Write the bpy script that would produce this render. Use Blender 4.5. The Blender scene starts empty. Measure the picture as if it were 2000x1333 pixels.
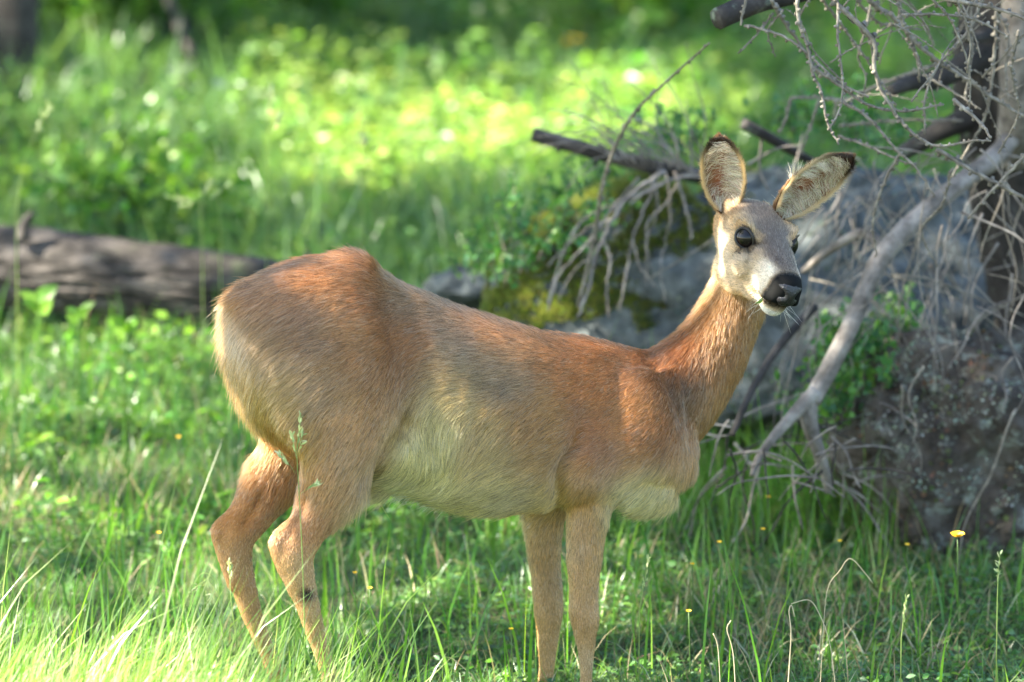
import bpy, math, random, time
import numpy as np
from mathutils import Vector
T0 = time.time()
rng = np.random.default_rng(7)
random.seed(7)
scene = bpy.context.scene
COL = scene.collection
rad = math.radians

# ------------------------------------------------------------------ camera
PITCH, DIST, FRAME_W = rad(10.0), 9.0, 1.6
AIM = np.array([0.0, 0.0, 0.6])
FWD = np.array([0.0, math.cos(PITCH), -math.sin(PITCH)])
RGT = np.array([1.0, 0.0, 0.0])
UPV = np.array([0.0, math.sin(PITCH), math.cos(PITCH)])
CAM = AIM - DIST * FWD
cd = bpy.data.cameras.new("camera")
cam = bpy.data.objects.new("camera", cd)
COL.objects.link(cam)
cam.location = CAM
cam.rotation_euler = (math.pi / 2 - PITCH, 0, 0)
cd.sensor_width = 36.0
cd.lens = 36.0 * DIST / FRAME_W
cd.clip_end = 600.0
cd.dof.use_dof = True
cd.dof.focus_distance = DIST - 0.10
cd.dof.aperture_fstop = 3.2
scene.camera = cam

# ------------------------------------------------------------------ light
SUN = np.array([-0.70, -0.16, 0.70]); SUN /= np.linalg.norm(SUN)
w = bpy.data.worlds.new("World"); scene.world = w
w.use_nodes = True
nt = w.node_tree
bg = nt.nodes["Background"]
sky = nt.nodes.new("ShaderNodeTexSky"); sky.sky_type = 'NISHITA'; sky.sun_disc = False
sky.sun_elevation = math.asin(SUN[2]); sky.sun_rotation = math.atan2(SUN[0], SUN[1])
nt.links.new(sky.outputs[0], bg.inputs[0]); bg.inputs[1].default_value = 0.086
sd = bpy.data.lights.new("sun", 'SUN'); sd.energy = 5.0; sd.angle = rad(0.53); sd.color = (1.0, 0.94, 0.82)
so = bpy.data.objects.new("sun", sd); COL.objects.link(so)
so.rotation_euler = Vector(SUN).to_track_quat('Z', 'Y').to_euler()
vs = scene.view_settings
vs.view_transform = 'Standard'; vs.look = 'None'; vs.gamma = 1.0; vs.exposure = 3.1
try: vs.use_white_balance = True; vs.white_balance_temperature = 6700; vs.white_balance_tint = 6
except Exception: pass
try: vs.use_curve_mapping = False
except Exception: pass
cy = scene.cycles
cy.max_bounces = 7; cy.diffuse_bounces = 3; cy.glossy_bounces = 3; cy.transmission_bounces = 4
cy.use_denoising = True
cy.sample_clamp_indirect = 6.0
try: scene.cycles_curves.shape = 'RIBBONS'; scene.cycles_curves.subdivisions = 2
except Exception: pass

# ------------------------------------------------------------------ helpers
def at(px, py, d):
    """point of the plane Y = d that the photograph (2000 px wide) shows at px, py"""
    a = (px - 1000.0) / 2000.0 * FRAME_W / DIST
    b = (666.5 - py) / 2000.0 * FRAME_W / DIST
    r = FWD + a * RGT + b * UPV
    return CAM + r * ((d - CAM[1]) / r[1])

def project(P):
    q = np.asarray(P) - CAM
    z = q @ FWD
    return 1000 + (q @ RGT) / z * DIST / FRAME_W * 2000, 666.5 - (q @ UPV) / z * DIST / FRAME_W * 2000

PX = FRAME_W / 2000.0

_perm = np.random.default_rng(99).random((64, 64, 64)).astype(np.float32)
def noise3(P, scale=1.0, off=0.0):
    q = np.asarray(P, dtype=np.float64) * scale + off + 1000.0
    i = np.floor(q).astype(np.int64); f = q - i
    f = f * f * (3 - 2 * f)
    i &= 63; j = (i + 1) & 63
    x0, y0, z0 = i[..., 0], i[..., 1], i[..., 2]; x1, y1, z1 = j[..., 0], j[..., 1], j[..., 2]
    fx, fy, fz = f[..., 0], f[..., 1], f[..., 2]
    p = _perm
    a = p[x0, y0, z0] * (1 - fx) + p[x1, y0, z0] * fx
    b = p[x0, y1, z0] * (1 - fx) + p[x1, y1, z0] * fx
    c = p[x0, y0, z1] * (1 - fx) + p[x1, y0, z1] * fx
    e = p[x0, y1, z1] * (1 - fx) + p[x1, y1, z1] * fx
    return ((a * (1 - fy) + b * fy) * (1 - fz) + (c * (1 - fy) + e * fy) * fz) * 2 - 1

def fbm(P, scale=1.0, octs=4, off=0.0):
    s, a, t = 0.0, 1.0, 0.0
    for k in range(octs):
        s = s + a * noise3(P, scale * 2 ** k, off + 13.7 * k); t += a; a *= 0.5
    return s / t

def norm(v):
    return v / np.maximum(np.linalg.norm(v, axis=-1, keepdims=True), 1e-9)

def smooth01(x, a, b):
    t = np.clip((x - a) / (b - a), 0, 1)
    return t * t * (3 - 2 * t)

def lin(r, g, b):
    c = np.array([r, g, b], float) / 255.0
    return np.where(c <= 0.04045, c / 12.92, ((c + 0.055) / 1.055) ** 2.4)

def make_mesh(name, V, F, mat=None, color=None, smooth=True):
    """V (N,3); F one (M,3)/(M,4) array or a list of them"""
    V = np.ascontiguousarray(V, dtype=np.float32)
    Fs = [f for f in (F if isinstance(F, list) else [F]) if len(f)]
    me = bpy.data.meshes.new(name)
    me.vertices.add(len(V)); me.vertices.foreach_set("co", V.ravel())
    loops = np.concatenate([np.asarray(f).ravel() for f in Fs]).astype(np.int32)
    tot = np.concatenate([np.full(len(f), np.asarray(f).shape[1]) for f in Fs]).astype(np.int32)
    st = np.concatenate([[0], np.cumsum(tot)[:-1]]).astype(np.int32)
    me.loops.add(len(loops)); me.loops.foreach_set("vertex_index", loops)
    me.polygons.add(len(tot)); me.polygons.foreach_set("loop_start", st)
    try: me.polygons.foreach_set("loop_total", tot)
    except Exception: pass
    me.polygons.foreach_set("use_smooth", np.full(len(tot), smooth, dtype=bool))
    if color is not None:
        c = np.ones((len(V), 4), np.float32); c[:, :3] = color
        a = me.color_attributes.new("tint", 'FLOAT_COLOR', 'POINT'); a.data.foreach_set("color", c.ravel())
    me.update(calc_edges=True); me.validate()
    if mat is not None: me.materials.append(mat)
    return me

def obj(name, me, parent=None, label=None, cat=None, group=None, kind=None):
    o = bpy.data.objects.new(name, me); COL.objects.link(o)
    if parent is not None:
        o.parent = parent
        o.matrix_parent_inverse = parent.matrix_basis.inverted()
    if label: o["label"] = label
    if cat: o["category"] = cat
    if group: o["group"] = group
    if kind: o["kind"] = kind
    return o

def empty(name, loc, label, cat, group=None):
    o = obj(name, None, None, label, cat, group); o.location = loc; o.empty_display_size = 0.05
    return o

def spline(P, n):
    """Catmull-Rom through P, n samples (any number of columns)"""
    P = np.asarray(P, float)
    if len(P) == 2: 
        t = np.linspace(0, 1, n)[:, None]; return P[0] * (1 - t) + P[1] * t
    Q = np.vstack([2 * P[0] - P[1], P, 2 * P[-1] - P[-2]])
    seg = np.maximum(np.linalg.norm(np.diff(P[:, :3], axis=0), axis=1), 1e-6)
    cum = np.concatenate([[0], np.cumsum(seg)]); s = np.linspace(0, cum[-1], n)
    k = np.clip(np.searchsorted(cum, s, side='right') - 1, 0, len(P) - 2)
    t = ((s - cum[k]) / seg[k])[:, None]
    a, b, c, d = Q[k], Q[k + 1], Q[k + 2], Q[k + 3]
    return 0.5 * ((2 * b) + (-a + c) * t + (2 * a - 5 * b + 4 * c - d) * t ** 2 + (-a + 3 * b - 3 * c + d) * t ** 3)

def frames(C):
    t = norm(np.gradient(C, axis=0))
    ref = np.array([0.31, 0.83, 0.47])
    u = np.zeros_like(C); u[0] = norm(np.cross(t[0], ref))
    for i in range(1, len(C)):
        x = u[i - 1] - t[i] * (u[i - 1] @ t[i]); u[i] = x / max(np.linalg.norm(x), 1e-9)
    return t, u, np.cross(t, u)

def tube(C, R, n=8, rough=0.0, rscale=30.0, ends=True):
    """tapered tube along C (m,3), radii R (m,): V, [quads, tris]"""
    C = np.asarray(C, float); R = np.broadcast_to(np.asarray(R, float), (len(C),))
    t, u, v = frames(C)
    a = np.linspace(0, 2 * math.pi, n, endpoint=False)
    V = C[:, None] + R[:, None, None] * (np.cos(a)[None, :, None] * u[:, None] + np.sin(a)[None, :, None] * v[:, None])
    if rough:
        nn = fbm(V, rscale, 3); V = C[:, None] + (V - C[:, None]) * (1 + rough * nn)[..., None]
    m = len(C); V = V.reshape(-1, 3)
    i, j = np.meshgrid(np.arange(m - 1), np.arange(n), indexing='ij')
    q = np.stack([i * n + j, i * n + (j + 1) % n, (i + 1) * n + (j + 1) % n, (i + 1) * n + j], -1).reshape(-1, 4)
    tri = np.zeros((0, 3), int)
    if ends:
        V = np.vstack([V, C[0], C[-1]]); k = np.arange(n); e = m * n
        tri = np.vstack([np.stack([np.full(n, e), (k + 1) % n, k], 1),
                         np.stack([np.full(n, e + 1), (m - 1) * n + k, (m - 1) * n + (k + 1) % n], 1)])
    return V, [q, tri]

class Bag:
    """collects pieces of ONE part"""
    def __init__(s): s.V = []; s.Q = []; s.T = []; s.n = 0; s.C = []
    def add(s, V, F, color=None):
        for f in (F if isinstance(F, list) else [F]):
            f = np.asarray(f)
            if len(f): (s.Q if f.shape[1] == 4 else s.T).append(f + s.n)
        s.V.append(np.asarray(V)); s.n += len(V)
        if color is not None: s.C.append(np.broadcast_to(color, (len(V), 3)))
    def mesh(s, name, mat, smooth=True):
        F = []
        if s.Q: F.append(np.vstack(s.Q))
        if s.T: F.append(np.vstack(s.T))
        return make_mesh(name, np.vstack(s.V), F, mat, np.vstack(s.C) if s.C else None, smooth)

def ico(sub=3):
    import bmesh
    bm = bmesh.new(); bmesh.ops.create_icosphere(bm, subdivisions=sub, radius=1.0)
    V = np.array([v.co[:] for v in bm.verts]); F = np.array([[v.index for v in f.verts] for f in bm.faces]); bm.free()
    return V, F

# ------------------------------------------------------------------ materials
def new_mat(name):
    m = bpy.data.materials.new(name); m.use_nodes = True
    nt = m.node_tree
    return m, nt, nt.nodes["Principled BSDF"]

def N(nt, kind, **kw):
    n = nt.nodes.new(kind)
    for k, v in kw.items():
        if k in n.inputs.keys() if hasattr(n.inputs, 'keys') else False: n.inputs[k].default_value = v
        else: setattr(n, k, v)
    return n

def ramp(nt, stops):
    r = nt.nodes.new("ShaderNodeValToRGB")
    els = r.color_ramp.elements
    while len(els) < len(stops): els.new(0.5)
    for e, (p, c) in zip(els, stops): e.position = p; e.color = (*c, 1)
    return r

def leaf_mat(name, transl=0.45, rough=0.45, spec=0.4):
    m, nt, p = new_mat(name)
    a = nt.nodes.new("ShaderNodeAttribute"); a.attribute_name = "tint"
    tc = nt.nodes.new("ShaderNodeTexCoord")
    nz = N(nt, "ShaderNodeTexNoise"); nz.inputs["Scale"].default_value = 90; nz.inputs["Detail"].default_value = 2
    nt.links.new(tc.outputs["Object"], nz.inputs["Vector"])
    mr = nt.nodes.new("ShaderNodeMapRange"); mr.inputs["To Min"].default_value = 0.75; mr.inputs["To Max"].default_value = 1.25
    nt.links.new(nz.outputs["Fac"], mr.inputs["Value"])
    mx = nt.nodes.new("ShaderNodeVectorMath"); mx.operation = 'SCALE'
    nt.links.new(a.outputs["Color"], mx.inputs[0]); nt.links.new(mr.outputs[0], mx.inputs["Scale"])
    nt.links.new(mx.outputs[0], p.inputs["Base Color"])
    p.inputs["Roughness"].default_value = rough; p.inputs["Specular IOR Level"].default_value = spec
    tr = nt.nodes.new("ShaderNodeBsdfTranslucent")
    hs = nt.nodes.new("ShaderNodeMix"); hs.data_type = 'RGBA'; hs.blend_type = 'MULTIPLY'
    hs.inputs[0].default_value = 1.0; hs.inputs[7].default_value = (1.4, 1.5, 0.85, 1)
    nt.links.new(mx.outputs[0], hs.inputs[6]); nt.links.new(hs.outputs[2], tr.inputs["Color"])
    ms = nt.nodes.new("ShaderNodeMixShader"); ms.inputs[0].default_value = transl
    nt.links.new(p.outputs[0], ms.inputs[1]); nt.links.new(tr.outputs[0], ms.inputs[2])
    nt.links.new(ms.outputs[0], nt.nodes["Material Output"].inputs["Surface"])
    return m

def noise_mat(name, stops, scale=8, detail=6, rough=0.85, bump=0.3, bscale=40, stretch=(1, 1, 1), spec=0.3, dist=0.004, second=None):
    m, nt, p = new_mat(name)
    tc = nt.nodes.new("ShaderNodeTexCoord"); mp = nt.nodes.new("ShaderNodeMapping"); mp.inputs["Scale"].default_value = stretch
    nt.links.new(tc.outputs["Object"], mp.inputs["Vector"])
    n1 = nt.nodes.new("ShaderNodeTexNoise"); n1.inputs["Scale"].default_value = scale; n1.inputs["Detail"].default_value = detail
    n1.inputs["Roughness"].default_value = 0.65
    nt.links.new(mp.outputs[0], n1.inputs["Vector"])
    r = ramp(nt, stops); nt.links.new(n1.outputs["Fac"], r.inputs[0])
    out = r.outputs[0]
    if second:
        c2, s2, lo, hi = second
        n3 = nt.nodes.new("ShaderNodeTexNoise"); n3.inputs["Scale"].default_value = s2; n3.inputs["Detail"].default_value = 8; n3.inputs["Roughness"].default_value = 0.7
        nt.links.new(tc.outputs["Object"], n3.inputs["Vector"])
        mr = nt.nodes.new("ShaderNodeMapRange"); mr.inputs["From Min"].default_value = lo; mr.inputs["From Max"].default_value = hi
        nt.links.new(n3.outputs["Fac"], mr.inputs["Value"])
        mx = nt.nodes.new("ShaderNodeMix"); mx.data_type = 'RGBA'; mx.inputs[7].default_value = (*c2, 1)
        nt.links.new(mr.outputs[0], mx.inputs[0]); nt.links.new(out, mx.inputs[6]); out = mx.outputs[2]
    nt.links.new(out, p.inputs["Base Color"])
    n2 = nt.nodes.new("ShaderNodeTexNoise"); n2.inputs["Scale"].default_value = bscale; n2.inputs["Detail"].default_value = 8
    nt.links.new(mp.outputs[0], n2.inputs["Vector"])
    b = nt.nodes.new("ShaderNodeBump"); b.inputs["Strength"].default_value = bump; b.inputs["Distance"].default_value = dist
    nt.links.new(n2.outputs["Fac"], b.inputs["Height"]); nt.links.new(b.outputs[0], p.inputs["Normal"])
    p.inputs["Roughness"].default_value = rough; p.inputs["Specular IOR Level"].default_value = spec
    return m

def plain(name, c, rough=0.5, spec=0.5, coat=0.0):
    m, nt, p = new_mat(name)
    p.inputs["Base Color"].default_value = (*c, 1); p.inputs["Roughness"].default_value = rough
    p.inputs["Specular IOR Level"].default_value = spec; p.inputs["Coat Weight"].default_value = coat
    p.inputs["Coat Roughness"].default_value = 0.03
    return m

M_SOIL = noise_mat("soil", [(0.3, (0.018, 0.028, 0.010)), (0.5, (0.035, 0.055, 0.016)), (0.7, (0.06, 0.05, 0.028))], scale=9, bscale=60, bump=0.6)
M_GRASS = leaf_mat("grass_blade", 0.42, 0.33, 0.6)
M_LEAF = leaf_mat("leaf", 0.45, 0.4, 0.45)
M_DRY = leaf_mat("dry_straw", 0.25, 0.6, 0.3)
M_CANOPY = leaf_mat("crown_leaf", 0.25, 0.5, 0.3)
M_BARK = noise_mat("grey_bark", [(0.36, (0.010, 0.008, 0.007)), (0.5, (0.036, 0.030, 0.027)), (0.66, (0.105, 0.090, 0.082))], scale=22, bscale=70, bump=0.8, stretch=(0.35, 1, 1), dist=0.006,
                   second=((0.05, 0.07, 0.025), 6, 0.58, 0.75))
M_DEADWOOD = noise_mat("weathered_wood", [(0.32, (0.06, 0.049, 0.042)), (0.52, (0.19, 0.163, 0.145)), (0.70, (0.33, 0.295, 0.265))], scale=22, bscale=120, bump=0.5)
M_DARKWOOD = noise_mat("dark_wood", [(0.3, (0.012, 0.010, 0.009)), (0.55, (0.038, 0.032, 0.029)), (0.75, (0.10, 0.09, 0.08))], scale=18, bscale=80, bump=0.7, second=((0.17, 0.2, 0.15), 14, 0.6, 0.7))
M_TWIG = noise_mat("twig_bark", [(0.3, (0.075, 0.062, 0.05)), (0.55, (0.19, 0.165, 0.135)), (0.75, (0.33, 0.30, 0.25))], scale=60, bscale=200, bump=0.4)
M_ROCK = noise_mat("grey_rock", [(0.34, (0.030, 0.034, 0.034)), (0.5, (0.070, 0.078, 0.077)), (0.66, (0.130, 0.140, 0.137))], scale=26, bscale=45, bump=0.9, dist=0.006, second=((0.13, 0.15, 0.135), 30, 0.60, 0.80))
M_LICHEN = noise_mat("lichen_rock", [(0.3, (0.014, 0.011, 0.009)), (0.5, (0.05, 0.040, 0.032)), (0.7, (0.11, 0.10, 0.085))], scale=17, bscale=60, bump=1.0, dist=0.008, second=((0.19, 0.21, 0.18), 32, 0.55, 0.66))
M_MOSSBASE = noise_mat("moss", [(0.3, (0.05, 0.05, 0.012)), (0.55, (0.13, 0.13, 0.03)), (0.75, (0.20, 0.17, 0.06))], scale=18, bscale=150, bump=0.9)
M_EYE = plain("eye", (0.006, 0.004, 0.004), 0.05, 0.3, 0.0)
M_LID = plain("eyelid_skin", (0.012, 0.009, 0.008), 0.45, 0.4)
M_NOSE = noise_mat("nose_skin", [(0.3, (0.006, 0.005, 0.007)), (0.7, (0.016, 0.014, 0.016))], scale=120, bscale=420, bump=0.8, rough=0.36, spec=0.5, dist=0.002)
M_YELLOW = plain("yellow_petal", (0.75, 0.47, 0.02), 0.5, 0.3)

# ------------------------------------------------------------------ ground
_gy = np.array([-40, -3, -1, 0, 1.2, 2.4, 3.5, 8, 10, 14, 30, 80, 200])
_gz = np.array([-1.2, -0.08, -0.02, 0, 0.08, 0.2, 0.24, 0.27, 0.52, 1.5, 6.0, 22, 45.])
def gz(x, y):
    x = np.asarray(x, float); y = np.asarray(y, float)
    z = 0
    for o in (-0.35, 0, 0.35): z = z + np.interp(y + o, _gy, _gz) / 3
    P = np.stack([x, y, 0 * x], -1)
    z = z + 0.035 * fbm(P, 0.9, 3) * smooth01(np.abs(y), 0.0, 1.5) + 0.012 * noise3(P, 4.0)
    z = z + 0.10 * np.exp(-((y + 0.75) / 0.42) ** 2) * smooth01(-x, 0.05, 0.55)
    z = z + 0.22 * np.exp(-((y - 6.2) / 1.3) ** 2) * smooth01(-x, 0.2, 1.1)
    return z
def nonuni(lo, hi, core, n, p=2.6):
    t = np.linspace(-1, 1, n); s = np.sign(t) * np.abs(t) ** p
    return np.where(s < 0, core + s * (core - lo), core + s * (hi - core))
gx = nonuni(-150, 150, 0, 200, 3.2); gyv = nonuni(-40, 200, 2.0, 240, 3.2)
GX, GY = np.meshgrid(gx, gyv, indexing='ij')
V = np.stack([GX, GY, gz(GX, GY)], -1).reshape(-1, 3)
i, j = np.meshgrid(np.arange(len(gx) - 1), np.arange(len(gyv) - 1), indexing='ij'); m_ = len(gyv)
F = np.stack([i * m_ + j, (i + 1) * m_ + j, (i + 1) * m_ + j + 1, i * m_ + j + 1], -1).reshape(-1, 4)
obj("ground", make_mesh("ground", V, F, M_SOIL), kind="structure")

# ------------------------------------------------------------------ vegetation generators
def blades(B, H, W, A, bend, color, twist=None, K=3, tipc=None):
    """curved grass blades: roots B, heights H, widths W, lean azimuth A, bend 0..1.2"""
    n = len(B)
    d = np.stack([np.cos(A), np.sin(A), 0 * A], -1)
    tw = rng.uniform(0, math.pi, n) if twist is None else twist
    s = np.stack([np.cos(tw), np.sin(tw), 0 * tw], -1)
    lean = bend[:, None]
    L = []
    C = []
    for k in range(K + 1):
        t = k / K
        ang = lean * (0.25 + 1.15 * t)         # angle from vertical grows along the blade
        L.append((t, ang))
    pos = B.copy(); pts = [pos]
    for k in range(K):
        ang = (L[k][1] + L[k + 1][1]) * 0.5
        step = (np.cos(ang) * np.array([0, 0, 1.0]) + np.sin(ang) * d) * (H / K)[:, None]
        pos = pos + step; pts.append(pos)
    wid = [1.0, 0.9, 0.62, 0.3][:K] if K == 3 else list(np.linspace(1, 0.35, K))
    Vs = []
    for k in range(K):
        hw = (W * wid[k] * 0.5)[:, None] * s
        Vs += [pts[k] - hw, pts[k] + hw]
    Vs.append(pts[K])
    m = 2 * K + 1
    V = np.stack(Vs, 1).reshape(-1, 3)
    base = (np.arange(n) * m)[:, None]
    Q = np.concatenate([base + np.array([2 * k, 2 * k + 1, 2 * k + 3, 2 * k + 2]) for k in range(K - 1)], 0)
    T = base + np.array([2 * K - 2, 2 * K - 1, 2 * K])
    C = np.repeat(color, m, 0)
    return V, [Q, T], C

def leaves(P, D, Nn, Ln, Wd, color):
    """folded pointed-oval leaves: 6 points, two quads... as 4 tris"""
    D = norm(D); S = norm(np.cross(D, Nn)); U = np.cross(S, D)
    L = Ln[:, None]; Wh = Wd[:, None] * 0.5
    a = P; b = P + D * L * 0.35 + S * Wh + U * L * 0.06; c = P + D * L * 0.72 + S * Wh * 0.75 + U * L * 0.05
    e = P + D * L - U * L * 0.08; f = P + D * L * 0.72 - S * Wh * 0.75 + U * L * 0.05; g = P + D * L * 0.35 - S * Wh + U * L * 0.06
    mid = P + D * L * 0.5
    n = len(P); V = np.stack([a, b, c, e, f, g, mid], 1).reshape(-1, 3)
    base = (np.arange(n) * 7)[:, None]
    Q = np.concatenate([base + np.array(q) for q in ([0, 1, 2, 6], [0, 6, 4, 5])], 0)
    T = np.concatenate([base + np.array(q) for q in ([6, 2, 3], [6, 3, 4])], 0)
    return V, [Q, T], np.repeat(color, 7, 0)

def pick(pal, n, jit=0.18):
    pal = np.asarray(pal, float)
    c = pal[rng.integers(0, len(pal), n)]
    return np.clip(c * rng.uniform(1 - jit, 1 + jit, (n, 1)) * rng.uniform(1 - jit / 2, 1 + jit / 2, (n, 3)), 0.004, 0.9)

def rand_dirs(n, up=0.0):
    v = rng.normal(size=(n, 3)); v[:, 2] += up
    return norm(v)

GREEN = [(0.070, 0.160, 0.038), (0.090, 0.195, 0.042), (0.115, 0.215, 0.046), (0.060, 0.140, 0.050), (0.085, 0.175, 0.068), (0.14, 0.23, 0.048), (0.10, 0.17, 0.09)]
STRAW = [(0.40, 0.32, 0.19), (0.30, 0.23, 0.13), (0.46, 0.40, 0.27), (0.22, 0.17, 0.10)]
FERN = [(0.085, 0.175, 0.038), (0.115, 0.22, 0.045), (0.06, 0.13, 0.042), (0.14, 0.235, 0.05), (0.10, 0.18, 0.075), (0.13, 0.20, 0.10)]

def frustum_points(n, d0, d1, margin=0.35, power=1.0):
    """roots spread over the part of the ground the lens can see, between depths d0 and d1"""
    d = d0 + (d1 - d0) * rng.random(n) ** power
    hw = (d + DIST) / DIST * FRAME_W * 0.5 + margin
    x = rng.uniform(-1, 1, n) * hw
    return np.stack([x, d, gz(x, d)], -1)
# ------------------------------------------------------------------ rocks
def rock(name, c, R, seed, mat, label, cat, amp=.22, fr=2.2, sub=6, planes=7, parent=None, fine=.05, rotz=0.0):
    V, F = ico(sub)
    r = np.random.default_rng(seed)
    for k in range(planes):                                   # broken faces
        n = norm(r.normal(size=3)); dd = r.uniform(.62, .88); q = V @ n; V = V - n * (np.maximum(q - dd, 0) * .85)[:, None]
    R = np.asarray(R, float)
    V = V * (1 + amp * fbm(V, fr, 4, seed) + fine * fbm(V, 11, 4, seed + 3) + .5 * fine * np.abs(fbm(V, 26, 3, seed + 5)))[:, None]
    V = V * R; cz, sz = math.cos(rotz), math.sin(rotz); V = np.stack([V[:, 0] * cz - V[:, 1] * sz, V[:, 0] * sz + V[:, 1] * cz, V[:, 2]], -1)
    me = make_mesh(name, V, F, mat)
    if parent is not None: return obj(name, me, parent)
    o = obj(name, me, None, label, cat); o.location = c; return o

BC = at(1570, 590, 1.74)
boulder = rock("boulder", BC, (.47, .36, .315), 11, M_ROCK, "large grey boulder behind the deer's head and neck", "boulder", amp=.19, planes=11, fine=.085)
MC = at(1205, 590, 1.70)
mossy = rock("mossy_rock", MC, (.28, .19, .20), 23, M_ROCK, "low rock covered in yellow green moss, sloping down left of the grey boulder", "rock", amp=.2, planes=4)
mossy.rotation_euler = (0, rad(-35), 0)
sc_ = at(900, 568, 2.0)
rock("stone", sc_, (.085, .07, .05), 31, M_ROCK, "small grey stone half hidden in grass just above the deer's back", "stone", planes=8)
LC = at(1905, 890, 1.12)
lump = rock("lichen_rock", LC, (.25, .25, .255), 47, M_LICHEN, "dark rough rock crusted with grey lichen at the right edge", "rock", amp=.27, fr=2.2, planes=7, fine=.07)
bank = rock("bank_stone", at(345, 205, 5.2), (.10, .08, .10), 53, M_ROCK, "pale stone showing through leaves on the far bank", "stone", planes=6, sub=5)
# moss cushions: short tufts on the mossy rock and on the boulder's left shoulder
def obj_world(o):
    me = o.data; co = np.zeros(len(me.vertices) * 3, np.float32); me.vertices.foreach_get("co", co); co = co.reshape(-1, 3).astype(float)
    R = np.array(o.rotation_euler.to_matrix()); return co @ R.T + np.array(o.location)
def surf_pts(o, n, up=-.2):
    V = obj_world(o); F = np.zeros(len(o.data.polygons) * 3, np.int32); o.data.polygons.foreach_get("vertices", F); F = F.reshape(-1, 3)
    a, b, c = V[F[:, 0]], V[F[:, 1]], V[F[:, 2]]; cr = np.cross(b - a, c - a); ar = np.linalg.norm(cr, axis=1); nn = cr / ar[:, None]
    ar = ar * (nn[:, 2] > up); k = np.searchsorted(np.cumsum(ar), rng.random(n) * ar.sum()); k = np.clip(k, 0, len(F) - 1)
    u, v = rng.random(n), rng.random(n); f = u + v > 1; u[f], v[f] = 1 - u[f], 1 - v[f]
    return a[k] + (b - a)[k] * u[:, None] + (c - a)[k] * v[:, None], nn[k]
MOSS = [(.15, .19, .035), (.20, .22, .05), (.10, .15, .025), (.23, .21, .07), (.12, .11, .04)]
def to_local(o, P): 
    R = np.array(o.rotation_euler.to_matrix()); return (P - np.array(o.location)) @ R
def moss_on(o, n, sel=None):
    P, Nn = surf_pts(o, n)
    if sel is not None: k = sel(P, Nn); P, Nn = P[k], Nn[k]
    k = fbm(P, 9, 3, 7) > -.25; P, Nn = P[k], Nn[k]; n = len(P)
    D = norm(Nn + rng.normal(0, .45, (n, 3)) - np.array([0, 0, .25])); S = norm(np.cross(D, rng.normal(size=(n, 3))))
    h = rng.uniform(.007, .018, n)[:, None]; w_ = rng.uniform(.0012, .0026, n)[:, None]
    V = np.stack([P - S * w_, P + S * w_, P + D * h], 1).reshape(-1, 3)
    T = np.arange(n * 3).reshape(-1, 3)
    c = pick(MOSS, n) * (1 + .5 * fbm(P, 7, 2, 3))[:, None]
    return obj("moss", make_mesh("moss", V, T, M_LEAF, np.repeat(np.clip(c, .01, .5), 3, 0)), o, kind="stuff")
bpy.context.view_layer.update()
moss_on(mossy, 90000, lambda P, Nn: (Nn[:, 2] > .30 + .25 * fbm(P, 9, 2, 61)) & (fbm(P, 12, 3, 62) > -.45))
def bsel(P, Nn):
    x, y = project(P); return (Nn[:, 2] > .35) & (fbm(P, 5, 3, 77) > .06 + .5 * smooth01(x, 1300, 1450))
moss_on(boulder, 26000, bsel)
# crumbs of lichen and bark litter standing off the dark rock
def crumbs(o, n, pal, size, thr, seed, name):
    P, Nn = surf_pts(o, n); k = fbm(P, 16, 3, seed) > thr; P, Nn = P[k], Nn[k]; n = len(P)
    L = size * rng.uniform(.5, 1.6, n); V, F, c = leaves(P, norm(rand_dirs(n) * .9 + Nn * .15), norm(Nn + rng.normal(0, .35, (n, 3))), L, L * .9, pick(pal, n, .25))
    return obj(name, make_mesh(name, V, F, M_DRY, c), o, kind="stuff")
crumbs(lump, 14000, [(.20, .23, .20), (.26, .28, .24), (.15, .18, .15), (.30, .31, .26)], .0045, .14, 5, "lichen")
crumbs(lump, 5000, [(.06, .045, .035), (.04, .033, .028), (.12, .065, .04), (.07, .09, .03)], .0075, .05, 25, "litter")
crumbs(boulder, 9000, [(.10, .13, .12), (.14, .16, .14), (.07, .09, .08)], .008, .12, 45, "lichen")

# ------------------------------------------------------------------ fallen log
def bark_tube(C, R, n, amp, seed=0):
    t, u, v = frames(C); a = np.linspace(0, 2 * math.pi, n, endpoint=False); m = len(C)
    s = np.concatenate([[0], np.cumsum(np.linalg.norm(np.diff(C, axis=0), axis=1))])
    S, A = np.meshgrid(s, a, indexing='ij')
    q = np.stack([S * 5 + seed, np.cos(A) * 2.6, np.sin(A) * 2.6], -1)
    rid = 1 - np.abs(fbm(q, 2.2, 4, seed)) * 2; big = fbm(q, .45, 3, seed + 9)
    rr = R[:, None] * (1 + amp * rid + .10 * big)
    V = C[:, None] + rr[..., None] * (np.cos(A)[..., None] * u[:, None] + np.sin(A)[..., None] * v[:, None])
    i, j = np.meshgrid(np.arange(m - 1), np.arange(n), indexing='ij')
    Q = np.stack([i * n + j, i * n + (j + 1) % n, (i + 1) * n + (j + 1) % n, (i + 1) * n + j], -1).reshape(-1, 4)
    V = np.vstack([V.reshape(-1, 3), C[0], C[-1]]); k = np.arange(n); e = m * n
    T = np.vstack([np.stack([np.full(n, e), (k + 1) % n, k], 1), np.stack([np.full(n, e + 1), (m - 1) * n + k, (m - 1) * n + (k + 1) % n], 1)])
    return V, [Q, T]
lc = spline([at(-260, 520, 2.5), at(0, 522, 2.45), at(160, 536, 2.4), at(330, 556, 2.36), at(520, 575, 2.32), at(620, 582, 2.3), at(690, 588, 2.28)], 220)
lr = spline([(0, 0, 0, .074), (1, 0, 0, .070), (2, 0, 0, .064), (3, 0, 0, .050)], 220)[:, 3]
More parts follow.
